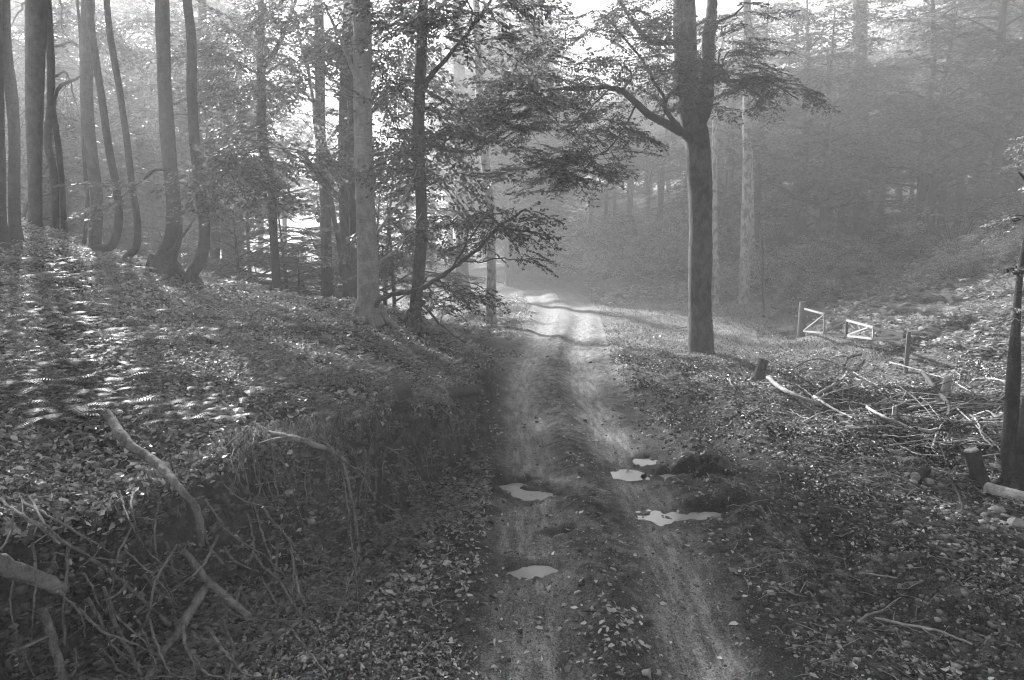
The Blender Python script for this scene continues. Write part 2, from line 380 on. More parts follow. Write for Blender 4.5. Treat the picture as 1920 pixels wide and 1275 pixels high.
soil = np.exp(-((SIDE+.2)/.26)**2)*sstep(18, 13, Y)
gattr('soil', np.clip(soil, 0, 1))

# water in the ruts: level sheets that fill the hollows
m, t = mat('puddle_water'); k = NT(t); pos = k.n('NewGeometry').outputs['Position']
k.out(k.princ(.42, .06, k.bump(k.noise(pos, 9, 3, .6), .12, .01), .5)); M['water'] = m
for (a, b, ra, rb) in PUD:
    pb = MB(); th = np.linspace(0, 2*math.pi, 33)[:-1]; zz = -.082
    rings = [np.stack([a+ra*s_*np.cos(th), b+rb*s_*np.sin(th), np.full(32, zz)], 1) for s_ in (.02, .6, 1.5)]
    vv = np.concatenate(rings); j = np.arange(32); kx = (j+1) % 32
    pb.add(vv, np.concatenate([np.stack([q*32+j, (q+1)*32+j, (q+1)*32+kx, q*32+kx], 1) for q in (0, 1)]))
    o = pb.build('puddle', M['water'], origin=(a, b, zz)); tag(o, kind='structure', label='rainwater puddle in the track')

# ---------------------------------------------------------------- foliage
def rotz(a): c, s = math.cos(a), math.sin(a); return np.array([[c, -s, 0], [s, c, 0], [0, 0, 1]])
def roty(a): c, s = math.cos(a), math.sin(a); return np.array([[c, 0, s], [0, 1, 0], [-s, 0, c]])
def rotx(a): c, s = math.cos(a), math.sin(a); return np.array([[1, 0, 0], [0, c, -s], [0, s, c]])
def leaves(mb, P, D, size, mat=0, tilt=.45, fold=.0, tones=None, wid=.56):
    """P base points, D leaf directions (unit), one quad leaf each (two when folded)"""
    n = len(P); up = np.array([0, 0, 1.])+rng.normal(0, tilt, (n, 3))
    S = np.cross(D, up); S /= np.linalg.norm(S, axis=1)[:, None]+1e-9; Nn = np.cross(S, D)
    s = (size*U(.7, 1.25, n))[:, None]
    a = P; c = P+D*s; ml = P+D*s*.45+S*s*wid*.5; mr = P+D*s*.45-S*s*wid*.5
    tn = U(0, 1, n) if tones is None else tones
    if fold:
        ml = ml+Nn*s*fold*U(-.3, 1, n)[:, None]; mr = mr+Nn*s*fold*U(-.3, 1, n)[:, None]; c = c+Nn*s*fold*U(-1, 1, n)[:, None]
        l1 = P+D*s*.28+(ml-(P+D*s*.45))*.92; l2 = P+D*s*.68+(ml-(P+D*s*.45))*.72; r1 = P+D*s*.28+(mr-(P+D*s*.45))*.92; r2 = P+D*s*.68+(mr-(P+D*s*.45))*.72
        v_ = np.stack([a, l1, l2, c, r2, r1], 1).reshape(-1, 3); b = np.arange(n)*6
        f = np.concatenate([np.stack([b, b+1, b+2, b+3], 1), np.stack([b, b+3, b+4, b+5], 1)])
        mb.add(v_, f, mat, np.repeat(tn, 6))
    else:
        v_ = np.stack([a, ml, c, mr], 1).reshape(-1, 3); b = np.arange(n)*4
        mb.add(v_, np.stack([b, b+1, b+2, b+3], 1), mat, np.repeat(tn, 4))
def spray(L=1.2, nside=12, leaf=.085, droop=.15, bare=False, fold=.12, seg=3):
    """flat layered beech spray along +x; material 0 leaves, 1 twigs"""
    mb = MB(); main = []
    bend = U(-.25, .25)
    for q in np.linspace(0, 1, 6): main.append((L*q, bend*L*q*q, -droop*L*q*q+.02*math.sin(q*9), .009*(1-q)+.002))
    tube(mb, main, seg, n=6, mat=1, cap=False, tone=.5)
    mm = np.array(main); PP = []; DD = []
    for s in range(nside):
        q = (s+.7)/nside; b = np.array([np.interp(q*5, range(6), mm[:, c]) for c in range(3)])
        sgn = 1 if s % 2 else -1; ang = sgn*R(U(38, 68)); l = L*.5*(1-.72*q)*U(.7, 1.15)
        d = np.array([math.cos(ang), math.sin(ang), U(-.22, .1)]); d /= np.linalg.norm(d)
        e = b+d*l+np.array([0, 0, -.12*l]); mid_ = (b+e)/2+rng.normal(0, .02*L, 3)
        tube(mb, [(*b, .004), (*mid_, .003), (*e, .0015)], 3, n=4, mat=1, cap=False)
        nl = max(3, int(l/(leaf*.42)))
        for kx in range(nl):
            u = (kx+.6)/nl; p = b*(1-u)**2+2*mid_*u*(1-u)+e*u*u
            a2 = ang+(1 if kx % 2 else -1)*R(U(30, 65)); PP.append(p); DD.append((math.cos(a2), math.sin(a2), U(-.55, .1)))
        PP.append(e); DD.append((math.cos(ang), math.sin(ang), -.3))
    for kx in range(int(L/(leaf*.8))):
        q = U(.25, 1); p = np.array([np.interp(q*5, range(6), mm[:, c]) for c in range(3)]); a2 = R(U(-60, 60)); PP.append(p); DD.append((math.cos(a2), math.sin(a2), U(-.5, .1)))
    if not bare:
        D = np.array(DD); D /= np.linalg.norm(D, axis=1)[:, None]
        leaves(mb, np.array(PP), D, leaf, 0, .35, fold)
    return mb.compact()
SPR = [spray(U(1.0, 1.5), 13, .098, U(.05, .3)) for _ in range(8)]
SPR_S = [spray(U(.55, .8), 8, .075, U(.1, .4)) for _ in range(5)]
SPR_B = [spray(U(1.3, 1.7), 9, .17, U(.05, .3), fold=0) for _ in range(6)]
def put(mb, sp, p, yaw, pitch=0., roll=0., s=1.):
    R_ = rotz(yaw) @ roty(-pitch) @ rotx(roll)*s
    mb.merge(sp[rng.integers(len(sp))], R_, np.asarray(p, float))

def limb_pts(P, r0, r1, Yd=None):
    """P rows px,py,Y -> rows x,y,z,r"""
    out = []
    for q, (px, py, yy) in enumerate(P): out.append((*atY(px, py, yy), r0+(r1-r0)*q/(len(P)-1)))
    return np.array(out)
def nearest_on(P, p, above=None):
    d = np.linalg.norm(P[:, :3]-p, axis=1)+np.maximum(0, P[:, 2]-p[2]+.1)*1.5
    return P[np.argmin(d)]

def foliage(root, skel, blobs, sp=SPR, leafm='leaf', barkm='bark_dark', name='crown', s0=1.0, twig=True, mult=1.2, var=1.0):
    mb = MB(); sk = np.concatenate([smooth_path(np.asarray(s, float), max(8, len(s)*4)) for s in skel])
    for (px, py, rx, ry, yy, n) in blobs:
        n = int(n*mult+.5); c = atY(px, py, yy); kx = yy/F_PX
        base = nearest_on(sk, c)
        if twig and np.linalg.norm(base[:3]-c) > .3:
            mid_ = (base[:3]+c)/2+np.array([0, 0, .12*np.linalg.norm(c-base[:3])])+rng.normal(0, .1, 3)
            rr = min(base[3]*.7, .045)
            Q = tube(mb, [(*base[:3], rr), (*mid_, rr*.6), (*c, .012)], 6, n=12, mat=1, wig=.015, cap=False)
        else: Q = np.array([[*c, .01]])
        for _ in range(n):
            g = rng.normal(0, .5, 3); p = c+np.array([g[0]*rx*kx, g[1]*max(rx, ry)*kx*.8, g[2]*ry*kx])
            tw = Q[rng.integers(len(Q)//2, len(Q))] if len(Q) > 2 else Q[0]
            out = p-tw[:3]; out[2] *= .4; yaw = math.atan2(out[1], out[0])+U(-.5, .5)
            if twig and np.linalg.norm(out) > .15:
                tube(mb, [(*tw[:3], .009), (*((tw[:3]+p)/2+rng.normal(0, .05, 3)+(0, 0, .06)), .007), (*p, .005)], 3, n=5, mat=1, cap=False)
            put(mb, sp, p, yaw, U(-.6, .3)*var, U(-.6, .6)*var, s0*U(.7, 1.2))
    return mb.build(name, [M[leafm], M[barkm]], root)

def trunk(root, pts, width, mat_='bark', flare=1.5, seg=14, name='trunk', top=None, foot=True, butt=True):
    """pts: px,py pairs bottom LAST with depth Y ; width: px list same length"""
    Yd = pts[-1][2] if len(pts[-1]) > 2 else None
    rows = []
    for (px, py, yy), w_ in zip(pts, width): p = atY(px, py, yy); rows.append((*p, w_*.5*yy/F_PX))
    rows = rows[::-1]                          # bottom first
    while foot and len(rows) > 4 and rows[1][2] < G(rows[1][0], rows[1][1])+.25: rows.pop(0)
    b = rows[0]; g = G(b[0], b[1]); dx = (rows[0][0]-rows[1][0])*.2
    if foot:
        rows[0] = (b[0], b[1], max(b[2], g+.12), b[3])
        rows = [(b[0]+dx, b[1], g-.35, b[3]*flare*1.12), (b[0]+dx*.5, b[1], g+.02, b[3]*flare)]+rows
    if top:                                    # carry the stem on above the picture
        a = np.array(rows[-1][:3]); d = a-np.array(rows[-3][:3]); d /= np.linalg.norm(d); r_ = rows[-1][3]
        for q in (.33, .66, 1): e = a+d*top*q; rows.append((e[0]+U(-.1, .1), e[1]+U(-.1, .1), e[2], r_*(1-.75*q)))
    mb = MB(); Q = tube(mb, rows, seg, step=.12, rough=.05)
    if foot and butt and b[3] > .08:                              # root buttresses at the foot
        for q in range(5):
            a = q*1.256+U(-.4, .4); r_ = b[3]
            p0 = np.array([b[0]+math.cos(a)*r_*.55, b[1]+math.sin(a)*r_*.55, g+r_*1.6]); ex, ey = b[0]+math.cos(a)*r_*2.6, b[1]+math.sin(a)*r_*2.6
            tube(mb, [(*p0, r_*.42), (b[0]+math.cos(a)*r_*1.2, b[1]+math.sin(a)*r_*1.2, g+r_*.35, r_*.36), (ex, ey, G(ex, ey)-.06, r_*.12)], 7, n=8, rough=.06)
    o = mb.build(name, M[mat_], root)
    return o, Q
def tree_root(name, label, cat, px, py, yy, group=None):
    p = atY(px, py, yy); return thing(name, label, cat, (p[0], p[1], G(p[0], p[1])), group)
def limb(root, P, r0, r1, mat_='bark_dark', seg=8, name='limb'):
    rows = limb_pts(P, r0, r1); mb = MB(); Q = tube(mb, rows, seg, step=.1, rough=.08, wig=.008); mb.build(name, M[mat_], root); return Q
def topcrown(skelQ, n, r, hgt, root, leafm='leaf', s0=1.6, sp=SPR_B, lo=.0):
    """foliage on the stem above the picture, seen only by the light"""
    mb = MB(); P = skelQ[-1][:3]; Lz = P[2]
    for _ in range(n):
        q = skelQ[int(len(skelQ)*U(.62+lo, .999))]; a = U(0, 6.28); d = U(.3, 1)*r
        if q[2] < 8.5: continue
        e = q[:3]+np.array([math.cos(a)*d, math.sin(a)*d, U(0, .35)*d])
        tube(mb, [(*q[:3], .035), (*((q[:3]+e)/2+(0, 0, .15*d)), .02), (*e, .008)], 4, n=5, mat=1, cap=False)
        for u in (.6, 1.0): put(mb, sp, q[:3]+(e-q[:3])*u, a+U(-.7, .7), U(-.1, .2), U(-.2, .2), s0*U(.8, 1.1))
    if mb.n: mb.build('crown', [M[leafm], M['bark_dark']], root)

def simple_tree(name, label, cat, pts, width, matb='bark', top=7, crown=26, r=2.6, group=None, blobs=None, flare=1.45, sp=SPR, s0=1., seg=12, forks=(), leafm='leaf'):
    root = tree_root(name, label, cat, *pts[-1], group)
    if name == 'slender_tree': width = [q*.86 for q in width]
    o, Q = trunk(root, pts, width, matb, flare, seg, top=top)
    sk = [Q]
    for P, r0, r1 in forks: sk.append(limb(root, P, r0, r1, matb))
    if blobs: foliage(root, sk, blobs, sp, leafm, name='crown' if not crown else 'low_branches', s0=s0)
    if crown and 16 <= pts[-1][2] <= 23: crown = crown//4
    if crown: topcrown(Q, crown, r, 0, root)
    return root
def tr(Y, *xy): return [(x, y, Y) for x, y in xy]
GL = 'slender trees along the crest of the bank'
BIG = 'beech tree'
simple_tree('slender_tree', 'dark trunk cut by the left picture edge, leftmost on the crest', 'tree', tr(10.5, (-10,-120),(-7,0),(-3,200),(0,300),(1,402)), [20,20,20,20,20], 'bark_dark', crown=10, group=GL)
simple_tree('slender_tree', 'dark straight trunk beside the left picture edge, just left of the wide pale-lit trunk', 'tree', tr(11, (4,-120),(8,0),(12,100),(22,180),(27,250),(27,330),(28,418)), [20,21,22,23,22,22,22], 'bark_dark', crown=10, group=GL)
simple_tree('slender_tree', 'wide straight hazy trunk, broadest at the far left of the crest', 'tree', tr(14.5, (70,-120),(68,0),(66,100),(64,200),(65,300),(68,440)), [40,38,36,32,28,26], 'bark', crown=16, group=GL)
simple_tree('slender_tree', 'hazy crooked trunk with a kink that leans against the wide trunk at far left', 'tree', tr(16, (80,-120),(90,0),(95,200),(89,260),(102,335),(103,455)), [12,13,15,15,15,16], 'bark', crown=10, group=GL, blobs=[(120,60,60,50,19,7),(50,110,50,50,20,6),(140,190,50,40,19,7),(20,50,40,50,18,5),(180,50,50,50,20,7),(190,170,50,50,21,6),(100,270,50,30,20,5),(20,230,30,50,19,4)], forks=[(tr(16,(95,210),(115,160),(140,150),(175,120)),.05,.02)])
simple_tree('slender_tree', 'thin hazy trunk forking from low down beside the kinked tree at far left', 'tree', tr(16, (60,-120),(92,60),(98,200),(106,250),(115,330),(122,465)), [8,9,12,12,11,12], 'bark', crown=10, group=GL)
simple_tree('slender_tree', 'straight mid-size trunk crossed by the top of a curved dark stem', 'tree', tr(14, (163,-120),(165,0),(163,100),(163,200),(173,300),(181,376),(178,462)), [24,25,25,24,23,23,25], 'bark', crown=14, group=GL)
simple_tree('slender_tree', 'very thin stem standing close left of a straight mid-size trunk', 'tree', tr(14.2, (150,60),(155,200),(158,300),(164,380),(158,462)), [6,8,8,8,9], 'bark', top=3, crown=0, group=GL, flare=1.1)
simple_tree('slender_tree', 'dark thin trunk bowed to the right with a hooked foot, beside the mid-size trunk', 'tree', tr(13.2, (160,-120),(166,0),(177,90),(193,200),(206,290),(218,350),(221,427),(207,463),(182,476)), [13,13,14,14,15,15,16,18,20], 'bark_dark', crown=10, group=GL, flare=1.2)
simple_tree('slender_tree', 'thinnest bowed dark trunk with a hooked foot, left of the big dark beech', 'tree', tr(13.2, (197,-120),(200,0),(208,75),(221,150),(236,250),(248,350),(258,427),(254,466),(238,490)), [12,12,13,13,13,13,14,15,17], 'bark_dark', crown=10, group=GL, flare=1.2)
simple_tree('slender_tree', 'big dark upright trunk with a swept foot, stoutest of the crest trees', 'tree', tr(12.8, (302,-120),(304,0),(307,100),(311,200),(318,300),(326,400),(324,450),(305,498)), [25,26,27,28,30,31,36,50], 'bark_dark', crown=18, group=GL, flare=1.3)
simple_tree('slender_tree', 'dark trunk curved like a bow standing right of the stoutest crest trunk', 'tree', tr(12.6, (345,-120),(351,0),(359,75),(360,175),(366,275),(378,375),(384,440),(374,492),(357,524)), [19,19,20,20,21,22,23,26,28], 'bark_dark', crown=14, group=GL, flare=1.2,
  forks=[(tr(12.6,(380,420),(398,372),(402,350),(430,318)),.03,.012),(tr(12.5,(322,470),(345,440),(366,408)),.035,.015)],
  blobs=[(440,300,70,30,12.3,9),(420,360,60,25,12.3,6),(250,352,60,12,12.6,3),(500,285,60,20,12,5)])
GM = 'tall forest trees standing behind the bank'
simple_tree('forest_tree', 'pale grey trunk split into two feet, behind the bowed dark trunk', 'tree', tr(21, (376,-120),(379,0),(384,125),(394,250),(401,375),(404,470),(398,535)), [14,14,14,15,16,17,19], 'bark', crown=16, group=GM,
  blobs=[(260,40,50,50,21,8),(330,50,40,50,21,7),(245,130,45,45,22,7),(340,160,40,40,22,6),(280,220,50,30,22,5),(440,60,90,60,19,12),(380,160,60,50,20,8),(440,170,70,60,19,8)])
simple_tree('forest_tree', 'thin pale stem standing close behind the bowed dark trunk', 'tree', tr(22, (374,40),(370,200),(378,280),(384,380),(388,520)), [6,7,8,8,9], 'bark', top=3, crown=0, group=GM)
simple_tree('forest_tree', 'slim dark forked tree in front of the bright foggy gap', 'tree', tr(17, (480,-100),(490,20),(490,100),(490,200),(494,280),(507,325),(512,427),(519,536)), [10,11,14,17,17,15,15,17], 'bark_dark', crown=14, group=GM,
  forks=[(tr(17,(491,130),(520,90),(540,40),(560,-20)),.07,.03)],
  blobs=[(470,60,80,60,16,15),(540,110,60,50,16,10),(460,160,50,50,16,8),(510,230,60,40,17,9),(430,110,60,50,16,8),(560,40,50,50,16,8),(495,300,60,12,16,5)])
simple_tree('forest_tree', 'grey tree with a thin stem leaving its left side and a crossing limb', 'tree', tr(19, (592,-120),(597,0),(600,150),(602,280),(610,377),(613,510)), [17,18,18,18,19,21], 'bark', crown=16, group=GM,
  forks=[(tr(18.8,(600,250),(625,311),(643,362),(660,432),(666,480)),.07,.09),(tr(19,(595,270),(580,140),(560,65),(545,-10)),.05,.03),(tr(18.6,(606,300),(620,377),(635,452),(643,520)),.05,.08)],
  blobs=[(560,60,60,60,18,10),(640,40,50,50,18,8),(570,170,50,50,18,8),(620,300,40,30,20,4)])
simple_tree('forest_tree', 'grey trunk half hidden behind the ringed beech, left one of the pair', 'tree', tr(17, (655,-120),(653,0),(644,200),(644,350),(650,490),(655,570)), [18,18,17,18,20,24], 'bark', crown=16, group=GM,
  blobs=[(740,110,60,60,17,10)])
simple_tree('forest_tree', 'narrow grey trunk squeezed between its pair and the ringed beech', 'tree', tr(16, (662,-120),(661,0),(659,150),(658,300),(664,450),(670,570)), [14,14,14,14,16,18], 'bark', crown=12, group=GM)
r13 = simple_tree('beech_tree', 'stout beech with ringed smooth bark standing on the bank edge', BIG, tr(13.2, (676,-120),(678,0),(680,100),(680,200),(683,300),(686,400),(690,500),(692,585)), [30,31,32,32,33,36,39,46], 'bark_beech', crown=20, flare=1.25, seg=24,
  forks=[(tr(13.1,(668,150),(662,128),(645,90),(625,45),(608,5)),.05,.02),(tr(13.3,(700,445),(730,405),(755,375),(790,300)),.035,.012),(tr(13.2,(703,497),(740,470),(765,440),(790,400)),.03,.01)],
  blobs=[(745,230,55,70,14.5,14),(740,330,45,50,14.5,10),(735,170,45,50,15,8),(745,420,50,40,14.5,8),(730,60,50,50,14,8),(720,480,60,40,16,8)])
r14 = simple_tree('beech_tree', 'dark slightly wavy trunk right of the ringed beech, crossed by a leaning leafy stem', BIG, tr(13.6, (795,-120),(794,0),(790,100),(786,200),(784,276),(789,352),(791,427),(786,502),(777,602)), [17,17,19,21,22,21,22,22,27], 'bark_dark', crown=20, flare=1.3, seg=18,
  forks=[(tr(13.4,(794,170),(801,152),(841,105),(882,55),(925,-5)),.055,.025),(tr(13.6,(792,70),(815,35),(835,0)),.03,.02)],
  blobs=[(870,80,50,40,13.2,7),(905,35,50,30,13,6),(835,190,30,30,14,5),(830,260,25,35,13.6,6),(745,150,40,50,13.5,8),(830,330,35,35,13.6,5),(860,20,60,30,13,6),(740,40,50,40,13.5,8),(760,290,30,50,13.6,6),(960,15,50,25,13.5,5)])
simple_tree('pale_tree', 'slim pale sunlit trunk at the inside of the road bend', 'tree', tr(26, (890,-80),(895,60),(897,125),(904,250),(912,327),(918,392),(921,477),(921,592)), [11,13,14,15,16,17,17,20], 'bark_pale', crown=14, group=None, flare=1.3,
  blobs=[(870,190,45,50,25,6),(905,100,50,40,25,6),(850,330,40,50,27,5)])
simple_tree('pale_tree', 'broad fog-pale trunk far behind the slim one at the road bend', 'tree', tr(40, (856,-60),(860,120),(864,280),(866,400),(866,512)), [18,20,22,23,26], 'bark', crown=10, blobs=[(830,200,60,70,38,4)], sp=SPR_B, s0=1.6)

# leaning leafy stem in front of the two beeches
root = tree_root('leaning_sapling', 'leaning dark stem with flat layers of leaves reaching over the road edge', 'sapling', 711, 562, 12.6)
q1 = limb(root, [(705,575,12.6),(711,562,12.55),(786,542,12.2),(841,508,11.8),(902,462,11.4),(935,425,11.2),(987,392,11)], .055, .015, 'bark_dark', 10, 'trunk')
q2 = limb(root, [(866,490,11.7),(900,492,11.5),(937,485,11.3),(975,487,11.1),(1003,480,11)], .015, .005)
q3 = limb(root, [(760,600,12.3),(786,548,12.2),(800,520,12.2)], .03, .02)
q4 = limb(root, [(850,500,11.7),(880,450,11.6),(915,405,11.5),(945,398,11.4)], .02, .008)
foliage(root, [q1, q2, q4], [(870,420,45,22,11.8,6),(925,410,45,20,11.4,7),(960,430,35,20,11.2,7),(910,445,45,15,11.4,6),(975,400,18,10,11,3),(840,420,40,14,12,4),(985,485,20,14,11,3),(900,470,40,10,11.5,3),(840,550,50,25,12,7),(860,535,35,15,12,4),(810,570,40,15,12.2,3)], SPR_S, 'leaf_dark', s0=.85)
root = tree_root('fallen_branch', 'bare dark branch sloping down to the road from the foot of the dark beech', 'branch', 796, 573, 12.9)
limb(root, [(790,560,13.2),(798,575,12.9),(826,608,12.4),(850,628,12.1),(873,642,11.9)], .03, .012, 'stick_dark', 8, 'stem'); limb(root, [(826,608,12.4),(829,585,12.5),(836,560,12.6)], .012, .004, 'stick_dark', 5, 'twig')

# the big tree right of the road
YB = 18.7
root = tree_root('big_beech_tree', 'largest dark beech with spreading limbs, alone beside the road on the right', BIG, 1315, 667, YB)
pts = tr(YB, (1283,-120),(1283,0),(1286,100),(1293,200),(1306,260),(1312,350),(1313,450),(1312,560),(1315,664)); 
o, QT = trunk(root, pts, [34,38,40,41,46,44,43,42,47], 'bark_big', 1.2, 26, top=5, butt=False)
LB = [QT]
LB.append(limb(root, [(1303,250,YB),(1322,200,YB),(1326,130,YB),(1330,60,YB),(1336,0,YB),(1340,-90,YB)], .20, .12, 'bark_dark', 12))
LB.append(limb(root, [(1302,268,YB),(1276,246,18.3),(1245,230,17.9),(1215,214,17.5),(1187,188,17.1),(1165,170,16.8),(1145,164,16.6),(1100,166,16.2),(1050,166,15.8),(1005,172,15.4)], .13, .02))
LB.append(limb(root, [(1283,250,18.4),(1262,225,18),(1245,196,17.8),(1262,170,17.8),(1280,160,18)], .08, .03))
LB.append(limb(root, [(1290,110,YB),(1262,82,18),(1222,78,17.6),(1200,60,17.2),(1180,30,17),(1160,0,16.8)], .09, .04))
LB.append(limb(root, [(1250,190,17.8),(1225,150,17.4),(1205,115,17.2),(1170,70,16.8),(1135,30,16.4)], .045, .02))
LB.append(limb(root, [(1318,140,YB),(1345,120,18.4),(1361,148,18.2),(1395,150,17.8),(1426,147,17.5),(1460,162,17.2),(1498,188,17)], .06, .012))
LB.append(limb(root, [(1192,195,17.1),(1180,222,16.8),(1165,245,16.6),(1140,280,16.3),(1118,292,16.1),(1100,300,16)], .028, .008))
LB.append(limb(root, [(1335,60,YB),(1350,40,18.4),(1372,30,18.2),(1395,10,18)], .05, .02))
LB.append(limb(root, [(1100,166,16.2),(1060,150,16),(1010,140,15.8),(960,150,15.6)], .02, .007))
LB.append(limb(root, [(1145,164,16.6),(1110,200,16.2),(1080,240,16),(1050,262,15.8)], .02, .006))
foliage(root, LB, [(1000,150,60,26,15.6,12),(950,170,40,25,15.4,7),(930,215,35,25,15.4,5),(975,240,50,30,15.6,10),(1040,220,50,25,15.8,8),(1080,150,60,22,16.2,9),
 (1040,110,50,20,16,6),(985,310,45,24,15.7,7),(1050,325,45,26,15.9,9),(1095,315,35,26,16,7),(1130,290,30,22,16.3,5),(1160,255,25,20,16.6,4),(1110,230,40,25,16.2,6),(935,265,30,22,15.5,4),
 (1170,120,40,25,16.9,6),(1230,160,40,25,17.6,7),(1140,60,60,30,16.6,9),(1060,60,60,30,16,7),(1200,20,60,30,17,9),(1260,30,50,30,17.8,7),(1300,130,50,30,18,9),(1250,120,40,25,17.6,6),
 (1340,150,50,25,18,8),(1390,140,45,20,17.9,8),(1430,155,40,15,17.6,6),(1470,172,30,12,17.3,5),(1350,90,40,30,18,6),(1380,30,40,30,18,5),(1310,185,40,16,18,5),(1400,100,40,25,18,4),(1180,200,40,25,17,4),(1060,285,45,22,15.9,6),(1010,200,45,20,15.6,6)], SPR, 'leaf_dark', s0=.78, mult=1.65, var=.7)
topcrown(QT, 22, 4, 0, root)

# pale trees behind it
GP = 'pale barked trees beyond the clearing'
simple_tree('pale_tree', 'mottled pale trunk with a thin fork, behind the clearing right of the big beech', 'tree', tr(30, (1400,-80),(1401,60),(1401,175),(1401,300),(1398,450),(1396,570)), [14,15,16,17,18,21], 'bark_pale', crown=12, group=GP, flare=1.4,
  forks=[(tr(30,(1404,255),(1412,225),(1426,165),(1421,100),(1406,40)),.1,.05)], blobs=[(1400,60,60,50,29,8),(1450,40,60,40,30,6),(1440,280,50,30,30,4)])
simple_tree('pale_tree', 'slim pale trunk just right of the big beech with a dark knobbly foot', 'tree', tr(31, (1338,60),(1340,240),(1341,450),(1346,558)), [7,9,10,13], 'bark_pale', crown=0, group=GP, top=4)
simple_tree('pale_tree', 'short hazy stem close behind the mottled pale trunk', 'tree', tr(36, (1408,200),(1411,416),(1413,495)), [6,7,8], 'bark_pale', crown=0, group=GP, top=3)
simple_tree('forest_tree', 'single broad trunk fading into fog on the right hillside above the stump', 'tree', tr(42, (1612,-60),(1613,100),(1614,175),(1614,300),(1612,400),(1611,486)), [22,23,24,25,25,28], 'bark', crown=14,
  blobs=[(1640,190,80,30,41,9),(1560,150,80,30,41,7),(1690,220,70,20,41,6)], sp=SPR_B, s0=1.5)
simple_tree('young_tree', 'thin dark sapling stem left of the gate', 'sapling', tr(26, (1425,420),(1430,480),(1431,560),(1432,582)), [3,4,4,4], 'bark_dark', crown=0, top=.6, blobs=[(1425,440,30,20,26,3)], s0=.7, sp=SPR_S)
# right edge double stem
YR = 8.6
root = tree_root('twin_stem_tree', 'twin stem tree cut by the right picture edge with roots over the debris', 'tree', 1912, 880, YR)
o, Q = trunk(root, tr(YR, (1935,350),(1925,440),(1912,520),(1905,608),(1901,694),(1896,780),(1890,850),(1902,905)), [7,9,11,15,22,23,24,44], 'bark', 1.3, 16, top=4)
limb(root, [(1912,912,YR),(1928,830,YR),(1950,740,YR),(1975,600,YR),(2000,400,YR),(2020,150,YR)], .2, .1, 'bark', 14, 'second_stem')
limb(root, [(1930,360,YR),(1918,335,YR-.2),(1910,322,YR-.3)], .02, .012); 
foliage(root, [Q], [(1900,415,15,12,YR-.4,3),(1905,500,12,20,YR-.3,3),(1900,590,10,20,YR-.2,2),(1960,300,30,60,YR,8)], SPR_S, 'plant', s0=.5)
for kx in range(5):
    a = gp(1880-kx*3, 880+kx*8); b = gp(1850+kx*14, 910+kx*16)

# understory saplings beyond the bank (layered sprays, three shapes, copied)
def sapling_mesh(h, nl, spr, seed, s0=1., leafm='leaf'):
    global rng
    st = rng; rng = np.random.default_rng(seed)
    tb = MB(); lean = rng.normal(0, .12, 2)*h
    Q = tube(tb, [(0, 0, -.3, .018*h), (lean[0]*.2, lean[1]*.2, h*.35, .014*h), (lean[0]*.6, lean[1]*.6, h*.7, .009*h), (lean[0], lean[1], h, .003*h)], 8, n=24, rough=.06)
    cb = MB()
    for q in range(nl):
        u = (q+.5)/nl; z = .22+.76*u; p = Q[int(z*23)]; a = q*2.4+U(-.4, .4); L = h*(.52-.34*abs(u-.3))*U(.7, 1.2)
        e = p[:3]+np.array([math.cos(a)*L, math.sin(a)*L, U(.0, .25)*L]); md = (p[:3]+e)/2+(0, 0, .1*L)
        B = tube(cb, [(*p[:3], p[3]*.6), (*md, p[3]*.35), (*e, .006)], 5, n=8, mat=1, cap=False)
        for j in range(max(3, int(L/.42/s0))):
            w_ = B[int(rng.integers(2, 8))]; put(cb, spr, w_[:3], a+U(-1.1, 1.1), U(-.15, .15), U(-.25, .25), s0*U(.7, 1.1))
        put(cb, spr, e, a, 0, 0, s0)
    rng = st
    return tb.mesh('trunk', [M['bark_dark']]), cb.mesh('crown', [M[leafm], M['bark_dark']])
def proto(name, label, cat, meshes, group):
    r_ = thing(name, label, cat, (0, 0, -50), group)
    for me, nm in zip(meshes, ('trunk', 'crown')):
        o = bpy.data.objects.new(nm, me); C.objects.link(o); o.parent = r_
    return r_
SAP = [sapling_mesh(4.2, 12, SPR, 3), sapling_mesh(5.2, 14, SPR, 4), sapling_mesh(3.2, 10, SPR, 5)]
used = {}
def plant(meshes, name, label, cat, group, x, y, rz, s, dz=0):
    key = (id(meshes), label)
    loc = (x, y, G(x, y)+dz)
    if key not in used:
        p = proto(name, label, cat, meshes, group); p.location = loc; p.rotation_euler = (0, 0, rz); p.scale = (s,)*3; used[key] = p
    else: copy_tree(used[key], loc, rz, s)
SL = 'young layered beech growing in the hollow behind the bank crest'
SG = 'young beeches in the hollow behind the bank'
for (px, Yd, s) in [(430,22,.8),(470,26,1.),(540,23,.75),(580,27,1.),(560,19.5,.55),(450,19,.5),(700,22,.9),(740,20,.8),(350,24,.9),(400,30,1.2),(640,25,.9),(300,22,.7),(240,25,.9),(150,24,.9),(200,30,1.1),(60,26,.9),(120,30,1.1),(500,32,1.1),(620,33,1.2),(720,30,1.2),(30,20,.8),(330,33,1.3),(780,33,1.0)]:
    x = (px-960)/F_PX*Yd; plant(SAP[rng.integers(3)], 'young_beech', SL, 'sapling', SG, x, Yd, U(0, 6), s*U(.9, 1.1))

